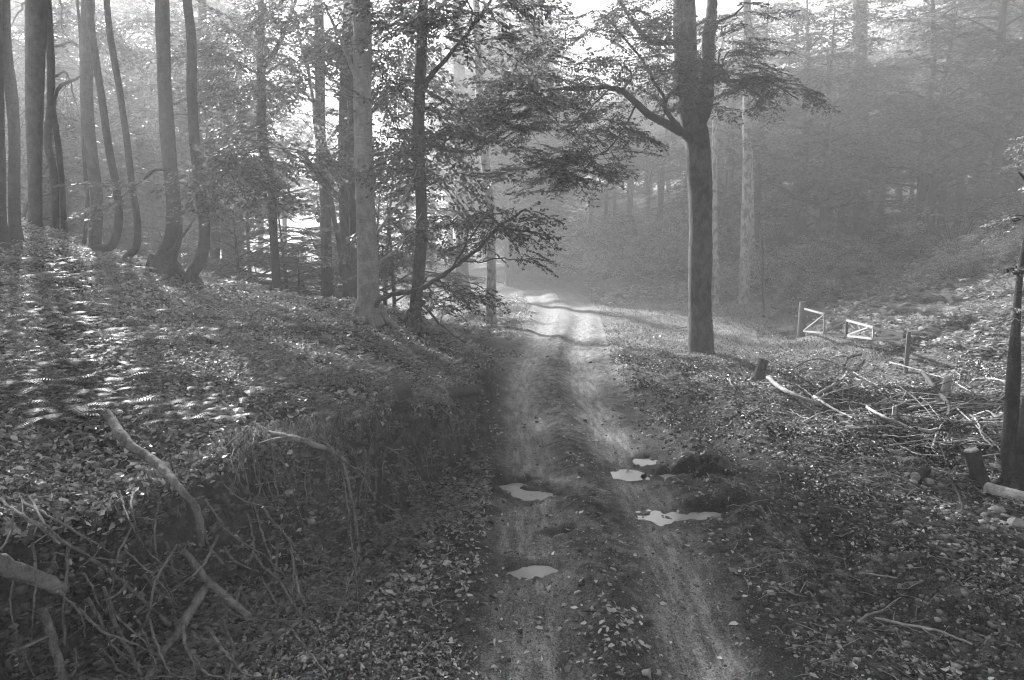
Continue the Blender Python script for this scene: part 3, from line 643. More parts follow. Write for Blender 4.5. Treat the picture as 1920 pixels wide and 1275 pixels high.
# ---------------------------------------------------------------- forest behind: full trees, copied
def big_tree(h, seed, nl=22, leafm='leaf', low=.28, barkm='bark'):
    global rng
    st = rng; rng = np.random.default_rng(seed); tb = MB(); ln = rng.normal(0, .03, 2)*h; r_ = .013*h
    Q = tube(tb, [(0, 0, -.5, r_*1.6), (0, 0, .3, r_*1.25), (ln[0]*.3, ln[1]*.3, h*.3, r_), (ln[0]*.8, ln[1]*.2, h*.65, r_*.7), (ln[0], ln[1], h, r_*.15)], 10, n=40, rough=.05)
    cb = MB()
    for q in range(nl):
        u = (q+.5)/nl; z = low+(.97-low)*u; p = Q[int(z*39)]; a = q*2.4+U(-.5, .5); L = h*.26*(1.1-.75*u)*U(.6, 1.2)
        e = p[:3]+np.array([math.cos(a)*L, math.sin(a)*L, U(.05, .5)*L]); md = (p[:3]+e)/2+(0, 0, .06*L)
        B = tube(cb, [(*p[:3], p[3]*.5), (*md, p[3]*.3), (*e, .01)], 5, n=8, mat=1, cap=False)
        for j in range(max(4, int(L/.5))):
            w_ = B[int(rng.integers(2, 8))]; put(cb, SPR_B, w_[:3]+rng.normal(0, .15, 3), a+U(-1.2, 1.2), U(-.2, .2), U(-.3, .3), 1.25*U(.7, 1.2))
        put(cb, SPR_B, e, a, 0, 0, 1.3)
    rng = st
    return tb.mesh('trunk', [M[barkm]]), cb.mesh('crown', [M[leafm], M['bark_dark']])
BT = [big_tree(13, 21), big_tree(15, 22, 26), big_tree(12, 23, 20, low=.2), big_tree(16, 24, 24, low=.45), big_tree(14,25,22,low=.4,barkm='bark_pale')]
BL = 'tall tree fading into the fog on the right hillside'; BG_ = 'trees on the foggy right hillside'
CL = 'thin pale trunk deep in the fog behind the road bend'; CG = 'trees deep in the fog behind the road bend'
LL = 'backlit leafy tree in the bright woodland behind the bank'; LG = 'backlit trees in the woodland behind the bank'
rs = np.random.default_rng(5)
rs = np.random.default_rng(55)
for _ in range(100):      # right hillside
    Yd = rs.uniform(36, 88); px = rs.uniform(1330, 2150); x = (px-960)/F_PX*Yd
    if abs(px-1612) < 45 and Yd < 45: continue
    plant(BT[rs.choice([0, 1, 2, 2])], 'forest_tree', BL, 'tree', BG_, x, Yd, rs.uniform(0, 6), rs.uniform(.85, 1.3))
rs = np.random.default_rng(56)
for _ in range(64):      # centre
    Yd = rs.uniform(56, 125); px = rs.uniform(860, 1380); x = (px-960)/F_PX*Yd
    plant(BT[rs.choice([3, 3, 4, 1])], 'forest_tree', CL, 'tree', CG, x, Yd, rs.uniform(0, 6), rs.uniform(.8, 1.15))
rs = np.random.default_rng(57)
def shades_clearing(x, y): cc = .839*x+.545*y; tt = -.545*x+.839*y; return 9.5 < cc < 25 and tt < 72
for _ in range(120):      # left
    Yd = rs.uniform(24, 70); px = rs.uniform(-120, 900)
    if px < 420 and Yd < 34: continue; x = (px-960)/F_PX*Yd
    if (400 < px < 600 and Yd > 45) or (245 < px < 300): continue
    cc = .839*x+.545*Yd; tt = -.545*x+.839*Yd
    if shades_clearing(x, Yd) or (tt < 62 and 1 < cc <= 9.5 and rs.uniform() < (.6 if px > 330 else .4)): continue
    plant(BT[rs.choice([0, 1, 3])], 'forest_tree', LL, 'tree', LG, x, Yd, rs.uniform(0, 6), rs.uniform(.7, 1.0)*(1.35 if px < 420 else 1))

rs3 = np.random.default_rng(21)
for kx, px in enumerate(list(range(-90, 470, 30))+list(range(-80, 900, 34))):
    Yd = (36+(kx*7) % 17) if kx < 19 else rs3.uniform(55, 85); x = (px+rs3.uniform(-10, 10)-960)/F_PX*Yd
    if 535 < px < 585 or shades_clearing(x, Yd): continue
    plant(BT[[0, 1, 1, 0, 2][kx % 5]], 'forest_tree', LL, 'tree', LG, x, Yd, rs3.uniform(0, 6), rs3.uniform(1.25, 1.5))

# ---------------------------------------------------------------- shrubs
def shrub_mesh(seed, n=46, leafm='plant', wd=1.2, ht=1.3):
    global rng
    st = rng; rng = np.random.default_rng(seed); mb = MB()
    for q in range(n):
        a = U(0, 6.28); L = math.sqrt(U(0, 1)); z = ht*U(.25, 1)*(1-.55*L*L); p = np.array([math.cos(a)*L*wd, math.sin(a)*L*wd, z])
        tube(mb, [(0+p[0]*.15, p[1]*.15, -.1, .012), (*(p*.6), .009), (*p, .005)], 3, n=4, mat=1, cap=False)
        put(mb, SPR_S, p, a+U(-.8, .8), U(-.3, .3), U(-.4, .4), U(.7, 1.1))
    rng = st
    return mb.mesh('shrub', [M[leafm], M['bark_dark']])
SH = [shrub_mesh(31), shrub_mesh(32, 52, 'leaf'), shrub_mesh(33, 40)]
def inst(me, name, label, cat, group, x, y, rz, s, dz=0.):
    o = bpy.data.objects.new(name, me); C.objects.link(o); o.location = (float(x), float(y), G(x, y)+dz); o.rotation_euler = (0, 0, rz)
    o.scale = (s,)*3 if np.isscalar(s) else s
    return tag(o, label, cat, group)
SHL = ('leafy shrub in the thicket at the outside of the road bend', 'shrubs at the outside of the road bend')
for (px, Yd, s) in [(1005,56,1.3),(1030,53,1.6),(1055,50,1.9),(1085,47,2.1),(1110,45,2.2),(1140,43,2.3),(1175,42,2.2),(1205,41,1.9),(1240,41,1.8),(1275,41,1.7),(1120,50,2.6),(1160,48,2.7),(1200,48,2.8),(1250,47,2.6),(1300,46,2.4),(1340,43,1.8),(1380,42,1.7),(1070,55,2.3),(1290,40,1.3),(1225,39.5,1.2),(1020,62,1.8),(985,66,1.6)]:
    inst(SH[rng.integers(3)], 'shrub', SHL[0], 'shrub', SHL[1], (px-960)/F_PX*Yd, Yd, U(0, 6), s)
rs2 = np.random.default_rng(9)
for _ in range(46):
    Yd = rs2.uniform(62, 125); px = rs2.uniform(860, 1400)
    inst(SH[rs2.integers(3)], 'shrub', 'fog-pale undergrowth bush between thin trunks deep behind the road bend', 'shrub', 'bushes deep in the fog', (px-960)/F_PX*Yd, Yd, rs2.uniform(0, 6), rs2.uniform(2, 3.4))
for _ in range(85):
    Yd = rs2.uniform(21, 35); px = rs2.uniform(1470, 1930); s_ = rs2.uniform(.45, .9)
    if px < 1730 and Yd < 26: continue
    inst(SH[rs2.choice([0, 2])], 'shrub', 'low leafy bush among the bracken behind the gate', 'shrub', 'low bushes among the bracken behind the gate', (px-960)/F_PX*Yd, Yd, rs2.uniform(0, 6), s_)
for _ in range(34):
    Yd = rs2.uniform(80, 112); px = rs2.uniform(1330, 2150)
    inst(SH[rs2.integers(3)], 'shrub', 'hazy undergrowth bush along the far top of the right hillside', 'shrub', 'bushes along the far top of the right hillside', (px-960)/F_PX*Yd, Yd, rs2.uniform(0, 6), rs2.uniform(2.4, 3.6))
SHR = ('shrub in the dim undergrowth on the right hillside', 'shrubs on the right hillside')
for _ in range(56):
    Yd = U(29, 55); px = U(1430, 2050); inst(SH[rng.integers(3)], 'shrub', SHR[0], 'shrub', SHR[1], (px-960)/F_PX*Yd, Yd, U(0, 6), U(.9, 1.9))

# ---------------------------------------------------------------- ferns
def fern_mb(seed, nf=8, L=.5, pin=20, el0=35, el1=65, dr=.62):
    global rng
    st = rng; rng = np.random.default_rng(seed); fr = []
    for q in range(nf):
        mb = MB(); a = q*6.283/nf+U(-.3, .3); l = L*U(.75, 1.15); el = R(U(el0, el1)); pts = []
        for u in np.linspace(0, 1, 8):
            hx = l*(math.cos(el)*u+.25*u*u); hz = l*(math.sin(el)*u-dr*u*u*math.sin(el)-.1*u**3)
            pts.append((math.cos(a)*hx, math.sin(a)*hx, hz, .004*(1-u)*L*2+.001))
        tube(mb, pts, 3, n=8, mat=0, cap=False, tone=.2); pp = np.array(pts)[:, :3]
        S = np.array([-math.sin(a), math.cos(a), 0])
        for kx in range(pin):
            u = .12+.88*kx/pin; c = np.array([np.interp(u*7, range(8), pp[:, j]) for j in range(3)]); tg = np.array([np.interp(min(u+.05, 1)*7, range(8), pp[:, j]) for j in range(3)])-np.array([np.interp((u-.05)*7, range(8), pp[:, j]) for j in range(3)]); tg /= np.linalg.norm(tg)+1e-9
            w_ = l*.24*math.sin(min(1, u*1.6)*1.57)*(1-u)**.6+.004; h_ = l/pin*.26
            for sg in (-1, 1):
                e = c+S*sg*w_+tg*w_*.35+np.array([0, 0, -.12*w_]); tn = U(.2, 1)
                mb.add([c-tg*h_, c+tg*h_, e+tg*h_*.25, e-tg*h_*.25], [(0, 1, 2, 3)], 0, tn)
        fr.append(mb)
    rng = st
    return fr
FERN = []
for q in range(4):
    f = fern_mb(50+q, 8, .45, 18); a = MB(); [a.merge(x) for x in f]; FERN.append(a.mesh('fern', [M['fern']], False))
BRACK = []
for q in range(4):
    f = fern_mb(70+q, 12, .5, 15, 45, 80, .5); a = MB(); [a.merge(x) for x in f]; BRACK.append(a.mesh('fern', [M['fern']], False))
FL = ('small fern among leaf litter on the left bank', 'ferns on the left bank')
cnt = 0
while cnt < 120:
    px = U(-20, 800); py = U(470, 800)
    if py > 800-.0*px: continue
    g = gp(px, py)
    if ground(np.array([g[0]]), np.array([g[1]]), True)[1][0] < .8 or g[1] > 16: continue
    inst(FERN[rng.integers(4)], 'fern', FL[0], 'fern', FL[1], g[0], g[1], U(0, 6), U(.5, 1.15)); cnt += 1
# the nearest ferns are built frond by frond
for (px, py, lab) in [(205,655,'small fern high on the left bank above the bare patch of leaves'),(480,690,'fern in the middle of the left bank slope'),(560,720,'fern on the bank just above the hanging turf edge'),(100,800,'fern nearest the left picture edge beside a thick root'),(735,640,'fern low at the foot of the ringed beech'),(870,700,'fern on the bank tip beside the cut log')]:
    g = gp(px, py); r_ = thing('fern', lab, 'fern', (0, 0, 0))
    for fb in fern_mb(int(px), 8, .42, 18): fb.build('frond', M['fern'], r_, False)
    r_.location = [float(q) for q in g]
FR = ('bracken fern in the sunlit patch right of the gate', 'bracken right of the gate')
for _ in range(172):
    px = U(1440, 1930); Yd = U(17.5, 34) if px > 1640 else U(23.5, 34); x = (px-960)/F_PX*Yd
    inst(BRACK[rng.integers(4)], 'fern', FR[0], 'fern', FR[1], x, Yd, U(0, 6), U(1.2, 2.1))
g = gp(1690, 870); inst(FERN[0], 'fern', 'shaggy fern in the hollow left of the pale cut log', 'fern', None, g[0], g[1], 1, 1.0)
g = gp(1860, 880); inst(FERN[1], 'fern', 'fern at the foot of the twin stem tree', 'fern', None, g[0], g[1], 2, .9)

# ---------------------------------------------------------------- stuff on the ground
def scatter(n, ylo, yhi, test, wide=.80, p=1.0):
    out = []
    tot = 0
    while tot < n:
        q = U(0, 1, n*2); y = ylo*(yhi/ylo)**(q**p); x = U(-wide, wide, n*2)*y
        r_ = ground(x, y, True); keep = test(x, y, r_); out.append(np.stack([x, y, r_[0], r_[1], r_[2], r_[8]], 1)[keep]); tot += keep.sum()
    return np.concatenate(out)[:n]
def slope_normal(x, y):
    e = .05; z = ground(x, y); zx = (ground(x+e, y)-z)/e; zy = (ground(x, y+e)-z)/e; n_ = np.stack([-zx, -zy, np.ones_like(x)], 1)
    return n_/np.linalg.norm(n_, axis=1)[:, None]
def litter_leaves(n, ylo, yhi, test, size, lift=.025, fold=.45, tone_pow=1.9, grow=0.0, p=1.):
    S = scatter(n, ylo, yhi, test, p=p); x, y = S[:, 0], S[:, 1]; Nn = slope_normal(x, y)
    a = U(0, 6.28, n); D = np.stack([np.cos(a), np.sin(a), U(-.25, .45, n)], 1); D = D-Nn*((D*Nn).sum(1)[:, None])*.8; D /= np.linalg.norm(D, axis=1)[:, None]
    P = np.stack([x, y, S[:, 2]], 1)+Nn*U(.0, lift, n)[:, None]
    mb = MB(); sz = size*np.minimum(np.exp(rng.normal(0, .38, n)), 1.5)*(1+grow*np.maximum(0, y-8)/8)
    leaves(mb, P, D, sz, 0, .5, fold, U(0, 1, n)**tone_pow); return mb
t1 = lambda x, y, r_: ((r_[8] > .03) | (y > 15) & (r_[1] > .3)) & (U(0, 1, len(x)) < .25+.75*sstep(-.5, .6, fbm(x*.9, y*.9, 70, 3)))
mb = litter_leaves(80000, 3.2, 19, t1, .05, grow=.35, p=.9)
o = mb.build('fallen_leaves', M['litter'], smooth=False); tag(o, 'dead leaves covering the left bank', 'leaf litter', kind='stuff')
t2 = lambda x, y, r_: (r_[1] < .3) & ~((r_[2] > 1.3) & (r_[2] < 3.1+.5*fbm(x, y, 99, 3)) & (y < 13) & (U(0, 1, len(x)) < .72)) & ~((x > 9.6) & (y > 18)) & ((r_[2] > 1.5) & ((y < 17.5) | (x > 10) | (U(0, 1, len(x)) < .25)) | (r_[2] < -1.15) & (r_[8] < -.45) & ((x > -1.7+(y-5)*.1) | (U(0, 1, len(x)) < .12))) & (U(0, 1, len(x)) < .05+.95*sstep(-.1, .9, fbm(x*1.1, y*1.1, 71, 4)))
mb = litter_leaves(52000, 3.2, 30, t2, .034, grow=.45, tone_pow=2.8, p=.9)
o = mb.build('fallen_leaves', M['litter'], smooth=False); tag(o, 'dead leaves on the ground beside the track', 'leaf litter', kind='stuff')
t3 = lambda x, y, r_: (r_[1] < .3) & (np.abs(r_[2]) < 1.6) & (U(0, 1, len(x)) < .05+.4*sstep(.1, .8, fbm(x*1.2, y*1.2, 72, 3))*(1-r_[5].clip(0, 1))*.5)
mb = litter_leaves(2500, 3.2, 22, t3, .045, .01, .3, 1.2)
o = mb.build('fallen_leaves', M['litter'], smooth=False); tag(o, 'scattered dead leaves on the muddy track', 'leaf litter', kind='stuff')
# clods and pebbles
S = scatter(16000, 3.2, 22, lambda x, y, r_: (r_[1] < .4) & (r_[2] > -1.9) & (r_[7] < .3) & (U(0, 1, len(x)) < .04+.95*sstep(1.1, 1.6, np.abs(r_[2]))+.25*sstep(.3, .1, np.abs(r_[2]))))
mb = MB(); n = len(S); s = (U(.004, .016, n)+.02*U(0, 1, n)**9)*(1+S[:, 1]*.05)
cube = np.array([(-1,-1,-1),(1,-1,-1),(1,1,-1),(-1,1,-1),(-1,-1,1),(1,-1,1),(1,1,1),(-1,1,1)])*.75
V = cube[None]*(s[:, None, None])*U(.6, 1.2, (n, 8, 1))*np.array([1, 1, .7]); V = V+S[:, None, :3]
Fq = np.array([(0,3,2,1),(4,5,6,7),(0,1,5,4),(1,2,6,5),(2,3,7,6),(3,0,4,7)])
mb.add(V.reshape(-1, 3), (Fq[None]+np.arange(n)[:, None, None]*8).reshape(-1, 4), 0, np.repeat(U(0, 1, n)**2.5, 8))
m, t = mat('clods_and_pebbles'); k = NT(t); k.out(k.princ(k.mix(k.attr('tone'), .03, .38), .8)); M['clod'] = m
o = mb.build('gravel', M['clod']); tag(o, 'soil crumbs and pebbles strewn along the track', 'gravel', kind='stuff')
S = scatter(9000, 3.2, 12, lambda x, y, r_: (r_[1] < .4) & (np.abs(r_[2]) < 1.9) & (r_[7] < .5)); mb = MB(); n = len(S); sz = U(.002, .0075, n)*(1+S[:, 1]*.04)
V = cube[None]*sz[:, None, None]*U(.6, 1.2, (n, 8, 1))*np.array([1, 1, .7])+S[:, None, :3]
mb.add(V.reshape(-1, 3), (Fq[None]+np.arange(n)[:, None, None]*8).reshape(-1, 4), 0, np.repeat(U(0, 1, n)**1.3, 8))
o = mb.build('grit', M['clod']); tag(o, 'fine grit pressed into the muddy track', 'grit', kind='stuff')
# low plants on the bank: little whorls of leaves
def whorls(n, ylo, yhi, test, size, hgt, k_=5, p=1., wide=.8):
    S = scatter(n, ylo, yhi, test, p=p, wide=wide); mb = MB(); h = U(.3, 1, n)*hgt
    for j in range(k_):
        a = j*6.283/k_+U(0, 1.2, n); D = np.stack([np.cos(a), np.sin(a), U(-.1, .6, n)], 1); D /= np.linalg.norm(D, axis=1)[:, None]
        P = S[:, :3]+np.stack([U(-.02, .02, n), U(-.02, .02, n), h*(.6+.4*j/k_)], 1); leaves(mb, P, D, size*(1+np.maximum(0, S[:, 1]-8)/20), 0, .3, .2, wid=.5)
    return mb
o = whorls(8500, 3.6, 17, lambda x, y, r_: (r_[1] > .5) & (U(0, 1, len(x)) < sstep(-.2, .7, fbm(x*.7, y*.7, 80, 3))), .055, .14).build('low_plants', M['plant'], smooth=False)
tag(o, 'low leafy plants growing through the litter on the bank', 'ground cover', kind='stuff')
o = whorls(900, 3.9, 9, lambda x, y, r_: (r_[1] < .6) & (r_[8] > -1.0) & (r_[2] < -1.1), .06, .16).build('low_plants', M['plant'], smooth=False)
tag(o, 'leafy seedlings at the foot of the cut bank', 'ground cover', kind='stuff')
o = whorls(9000, 15, 42, lambda x, y, r_: (np.abs(r_[2]) > 1.9) & ~((x > 1) & (x < 10.5) & (y < 32)) & (U(0, 1, len(x)) < sstep(-.2, .6, fbm(x*.5, y*.5, 81, 3)+.5*(x > 8))), .10, .3, p=.9).build('low_plants', M['plant'], smooth=False)
tag(o, 'low plants spread over the clearing and slopes beyond', 'ground cover', kind='stuff')
o = whorls(1500, 3.6, 13, lambda x, y, r_: (r_[8] > -.7) & (r_[8] < .02) & (x < -.5) & (U(0, 1, len(x)) < .15+sstep(0, .7, fbm(x*2, y*2, 85, 3))), .05, .08).build('low_plants', M['plant'], smooth=False)
tag(o, 'small plants clinging to the cut face of the bank', 'ground cover', kind='stuff')
mb = litter_leaves(5200, 3.3, 14, lambda x, y, r_: (r_[8] > -1.6) & (r_[8] < .03) & (r_[2] < -1.1) & (U(0, 1, len(x)) < .1+sstep(-.1, .7, fbm(x*2.5, y*2.5, 86, 3))), .05, .03, .4, 1.8)
o = mb.build('fallen_leaves', M['litter'], smooth=False); tag(o, 'dead leaves caught on the cut face and in the hollow below it', 'leaf litter', kind='stuff')
S = scatter(5200, 3.4, 14, lambda x, y, r_: (r_[8] > -.75) & (r_[8] < .05) & (x < -.4)); mb = MB(); n = len(S); sz = U(.008, .035, n)
cube = np.array([(-1,-1,-1),(1,-1,-1),(1,1,-1),(-1,1,-1),(-1,-1,1),(1,-1,1),(1,1,1),(-1,1,1)])*.75
V = cube[None]*sz[:, None, None]*U(.5, 1.3, (n, 8, 1))+S[:, None, :3]
mb.add(V.reshape(-1, 3), (np.array([(0,3,2,1),(4,5,6,7),(0,1,5,4),(1,2,6,5),(2,3,7,6),(3,0,4,7)])[None]+np.arange(n)[:, None, None]*8).reshape(-1, 4), 0, np.repeat(U(0, .45, n)**1.5, 8))
SOILCLODS = mb
# grass blades
def blades(n, ylo, yhi, test, L, p=1., droop=.5, wd=.006, wide=.8):
    S = scatter(n, ylo, yhi, test, p=p, wide=wide); P = S[:, :3]; a = U(0, 6.28, n); l = (L*U(.5, 1.2, n))[:, None]
    d = np.stack([np.cos(a), np.sin(a), 0*a], 1); s_ = np.stack([-np.sin(a), np.cos(a), 0*a], 1)*wd*(1+S[:, 1:2]*.06); up = np.array([0, 0, 1.])
    m1 = P+up*l*.6+d*l*.25; e = P+up*l*(.85-droop*.6)+d*l*(.6+droop*.3); v_ = np.stack([P-s_, P+s_, m1+s_*.8, m1-s_*.8, e+s_*.1, e-s_*.1], 1).reshape(-1, 3); b = np.arange(n)*6
    mb = MB(); mb.add(v_, np.concatenate([np.stack([b, b+1, b+2, b+3], 1), np.stack([b+3, b+2, b+4, b+5], 1)]), 0, np.repeat(U(0, 1, n), 6)); return mb
o = blades(2600, 5, 14, lambda x, y, r_: (r_[8] > -.02) & (r_[8] < .5) & (x > -3.0) & (U(0, 1, len(x)) < .1+sstep(-.2, .6, fbm(x*1.5, y*1.5, 91, 3))), .17, droop=1.1, wd=.004).build('grass', M['grass'], smooth=False); tag(o, 'grass hanging over the turf edge of the bank', 'grass', kind='stuff')
o = blades(32000, 17, 40, lambda x, y, r_: (np.abs(r_[2]) > 1.5) & (x < 13) & (r_[1] < .5), .10, p=.8, wd=.004).build('grass', M['grass'], smooth=False); tag(o, 'short grass on the clearing round the big beech', 'grass', kind='stuff')
o = SOILCLODS.build('soil_crumbs', M['clod']); tag(o, 'lumps of dark soil on the cut face of the bank', 'soil', kind='stuff')
# twiglets
S = scatter(2600, 3.5, 20, lambda x, y, r_: (np.abs(r_[2]) > 1.3) & (U(0, 1, len(x)) < .25+.75*(x > 4)*(y > 8)*(y < 17))); mb = MB()
for q in S:
    a = U(0, 6.28); l = U(.08, .35); d = np.array([math.cos(a), math.sin(a), U(-.1, .25)])*l
    tube(mb, [(*(q[:3]+(0, 0, .01)), .004+.0003*q[1]), (*(q[:3]+d*.5+rng.normal(0, .02, 3)+(0, 0, .015)), .003+.0003*q[1]), (*(q[:3]+d), .002)], 3, n=3, cap=False)
o = mb.build('twig_litter', M['stick']); tag(o, 'broken twiglets strewn on the forest floor', 'twig litter', kind='stuff')

# ---------------------------------------------------------------- exposed roots of the cut bank
def rooty(name, label, cat, P, r0, r1, mat_='root', pull=.04, lift=0.0, group=None, seg=9, twigs=0):
    """P px,py on the terrain, drawn a little nearer than the ground so that it lies on it"""
    rows = []; n = len(P)
    for q, (px, py) in enumerate(P):
        g = gp(px, py); g = CAM+(g-CAM)*(1-pull); g[2] += lift; rr = r0+(r1-r0)*q/(n-1); rows.append((*g, rr*(.72 if name == 'exposed_root' else 1)))
    # smooth out jumps in depth
    rows = np.array(rows)
    for _ in range(2):
        if n > 2: 
            s = np.linalg.norm(rows[1:-1, :3]-CAM, axis=1); t_ = (np.linalg.norm(rows[:-2, :3]-CAM, axis=1)+np.linalg.norm(rows[2:, :3]-CAM, axis=1)+s*2)/4
            t_ = np.minimum(s, t_); rows[1:-1, :3] = CAM+(rows[1:-1, :3]-CAM)*(t_/s)[:, None]
    root = thing(name, label, cat, rows[0, :3], group); mb = MB(); Q = tube(mb, rows, seg, step=.035, rough=.16, wig=.003); mb.build('stem', M[mat_], root)
    for _ in range(twigs):
        b = Q[rng.integers(len(Q)//5, len(Q)-1)]; d = rng.normal(0, 1, 3); d[2] = abs(d[2])*.4-.1; d *= U(.12, .35)/np.linalg.norm(d)*(1+5*r0)
        m2 = MB(); tube(m2, [(*b[:3], b[3]*.5), (*(b[:3]+d*.5+rng.normal(0, .02, 3)), b[3]*.35), (*(b[:3]+d), b[3]*.15)], 5, n=6, rough=.1); m2.build('twig', M[mat_], root)
    return root
RO = [('thick pale root running diagonally down the left bank from a bright upper end', [(201,775),(238,828),(296,870),(339,918),(370,960),(378,1023)], .055, .035),
 ('thick pale broken root pointing down right in the dark hollow', [(344,1034),(368,1062),(392,1092),(430,1124),(468,1158)], .036, .042),
 ('thick root bending down to the bottom picture edge from the broken root', [(392,1092),(360,1140),(339,1177),(300,1230),(270,1285)], .05, .03),
 ('long thin straight root crossing the hollow from the left picture edge', [(-10,930),(63,981),(159,1039),(238,1098),(318,1172)], .014, .018),
 ('short stout log end poking in from the left picture edge', [(-40,1040),(0,1058),(63,1082),(122,1106)], .075, .06),
 ('long pale root hanging down the face and curving to the left at its tip', [(640,848),(651,896),(667,970),(672,1034),(656,1087),(628,1172)], .02, .012),
 ('thin root running beside the long hanging one', [(640,880),(650,930),(659,1013),(668,1080),(672,1156)], .009, .006),
 ('thick dark root lying along the top of the cut face', [(503,812),(572,828),(620,845),(650,866)], .04, .022),
 ('wavy root left of the centre of the cut face', [(476,944),(503,1034),(545,1124),(598,1190)], .012, .012),
 ('short kinked root in the middle of the cut face', [(535,1002),(566,1055),(600,1062),(640,1070)], .010, .006),
 ('thin root that parts from the thick diagonal root', [(372,960),(385,1000),(392,1023),(420,1058)], .016, .01),
 ('looping root low on the left of the hollow', [(196,1108),(222,1182),(259,1251),(270,1285)], .02, .016),
 ('forked root hanging beside the bottom picture edge', [(413,1150),(428,1190),(439,1219),(425,1285)], .016, .012),
 ('very thick blurred root at the bottom left', [(79,1140),(100,1200),(122,1285)], .045, .03),
 ('slack root curving over the turf right of the long hanging root', [(598,817),(640,860),(680,885),(712,893)], .014, .008),
 ('pale root hanging over the right part of the face', [(725,838),(755,856),(778,880),(805,933)], .012, .007),
 ('thin root sloping down to the leaf litter by the road edge', [(683,902),(709,939),(740,957),(760,966)], .010, .006),
 ('upper root at the bank tip below the cut log', [(826,764),(850,785),(868,801),(900,838)], .014, .008),
 ('root lying in leaf litter at the bottom of the face', [(540,1166),(565,1205),(590,1235),(612,1262)], .010, .008),
 ('dark vertical root at the back of the hollow', [(128,1010),(125,1080),(118,1150),(122,1210)], .014, .010),
 ('dark thin root hanging from the upper left of the hollow', [(300,930),(290,1000),(305,1080),(340,1140)], .010, .006),
 ('curved root near the road at the foot of the bank', [(740,1060),(765,1105),(782,1160)], .008, .004)]
for lab, P, a, b in RO: rooty('exposed_root', lab, 'root', P, a, b, twigs=2 if a < .03 else 1, pull=.05)
RL = ('thin bare root hanging from the turf edge of the cut bank', 'thin roots hanging from the bank edge')
n = 0
for q in range(75):
    u = U(0, 1)**.8; px = 420+u*480; top = np.interp(px, [420,640,760,850,905], [850,850,850,790,735])+U(-15, 30)
    L = U(25, 110)*U(.5, 1.4)*np.interp(px, [400,650,900], [1.3,1.,.55]); dx = U(-.15, .55)*L
    g = gp(px, top)
    if g[1] > 15: continue
    rooty('hanging_root', RL[0], 'root', [(px, top), (px+dx*.3+U(-6, 6), top+L*.35), (px+dx*.7, top+L*.7), (px+dx, top+L)], U(.004, .009), .003, 'root', .035, group=RL[1], seg=5)

for q in range(40):
    px = U(-20, 620); py = U(900, 1240) if px < 420 else U(930, 1150); L = U(60, 240); an = rng.choice([R(U(55, 125)), R(U(20, 60))])
    P = [(px, py)]; 
    for j in range(3): P.append((P[-1][0]+math.cos(an)*L/3, P[-1][1]+math.sin(an)*L/3)); an += U(-.5, .5)
    P = [(a, min(b, 1268)) for a, b in P]
    rooty('tangled_root', 'dark thin root tangled in the hollow under the left bank', 'root', P, U(.005, .014), .003, 'root', U(.04, .10), group='tangled roots in the hollow of the bank', seg=6)

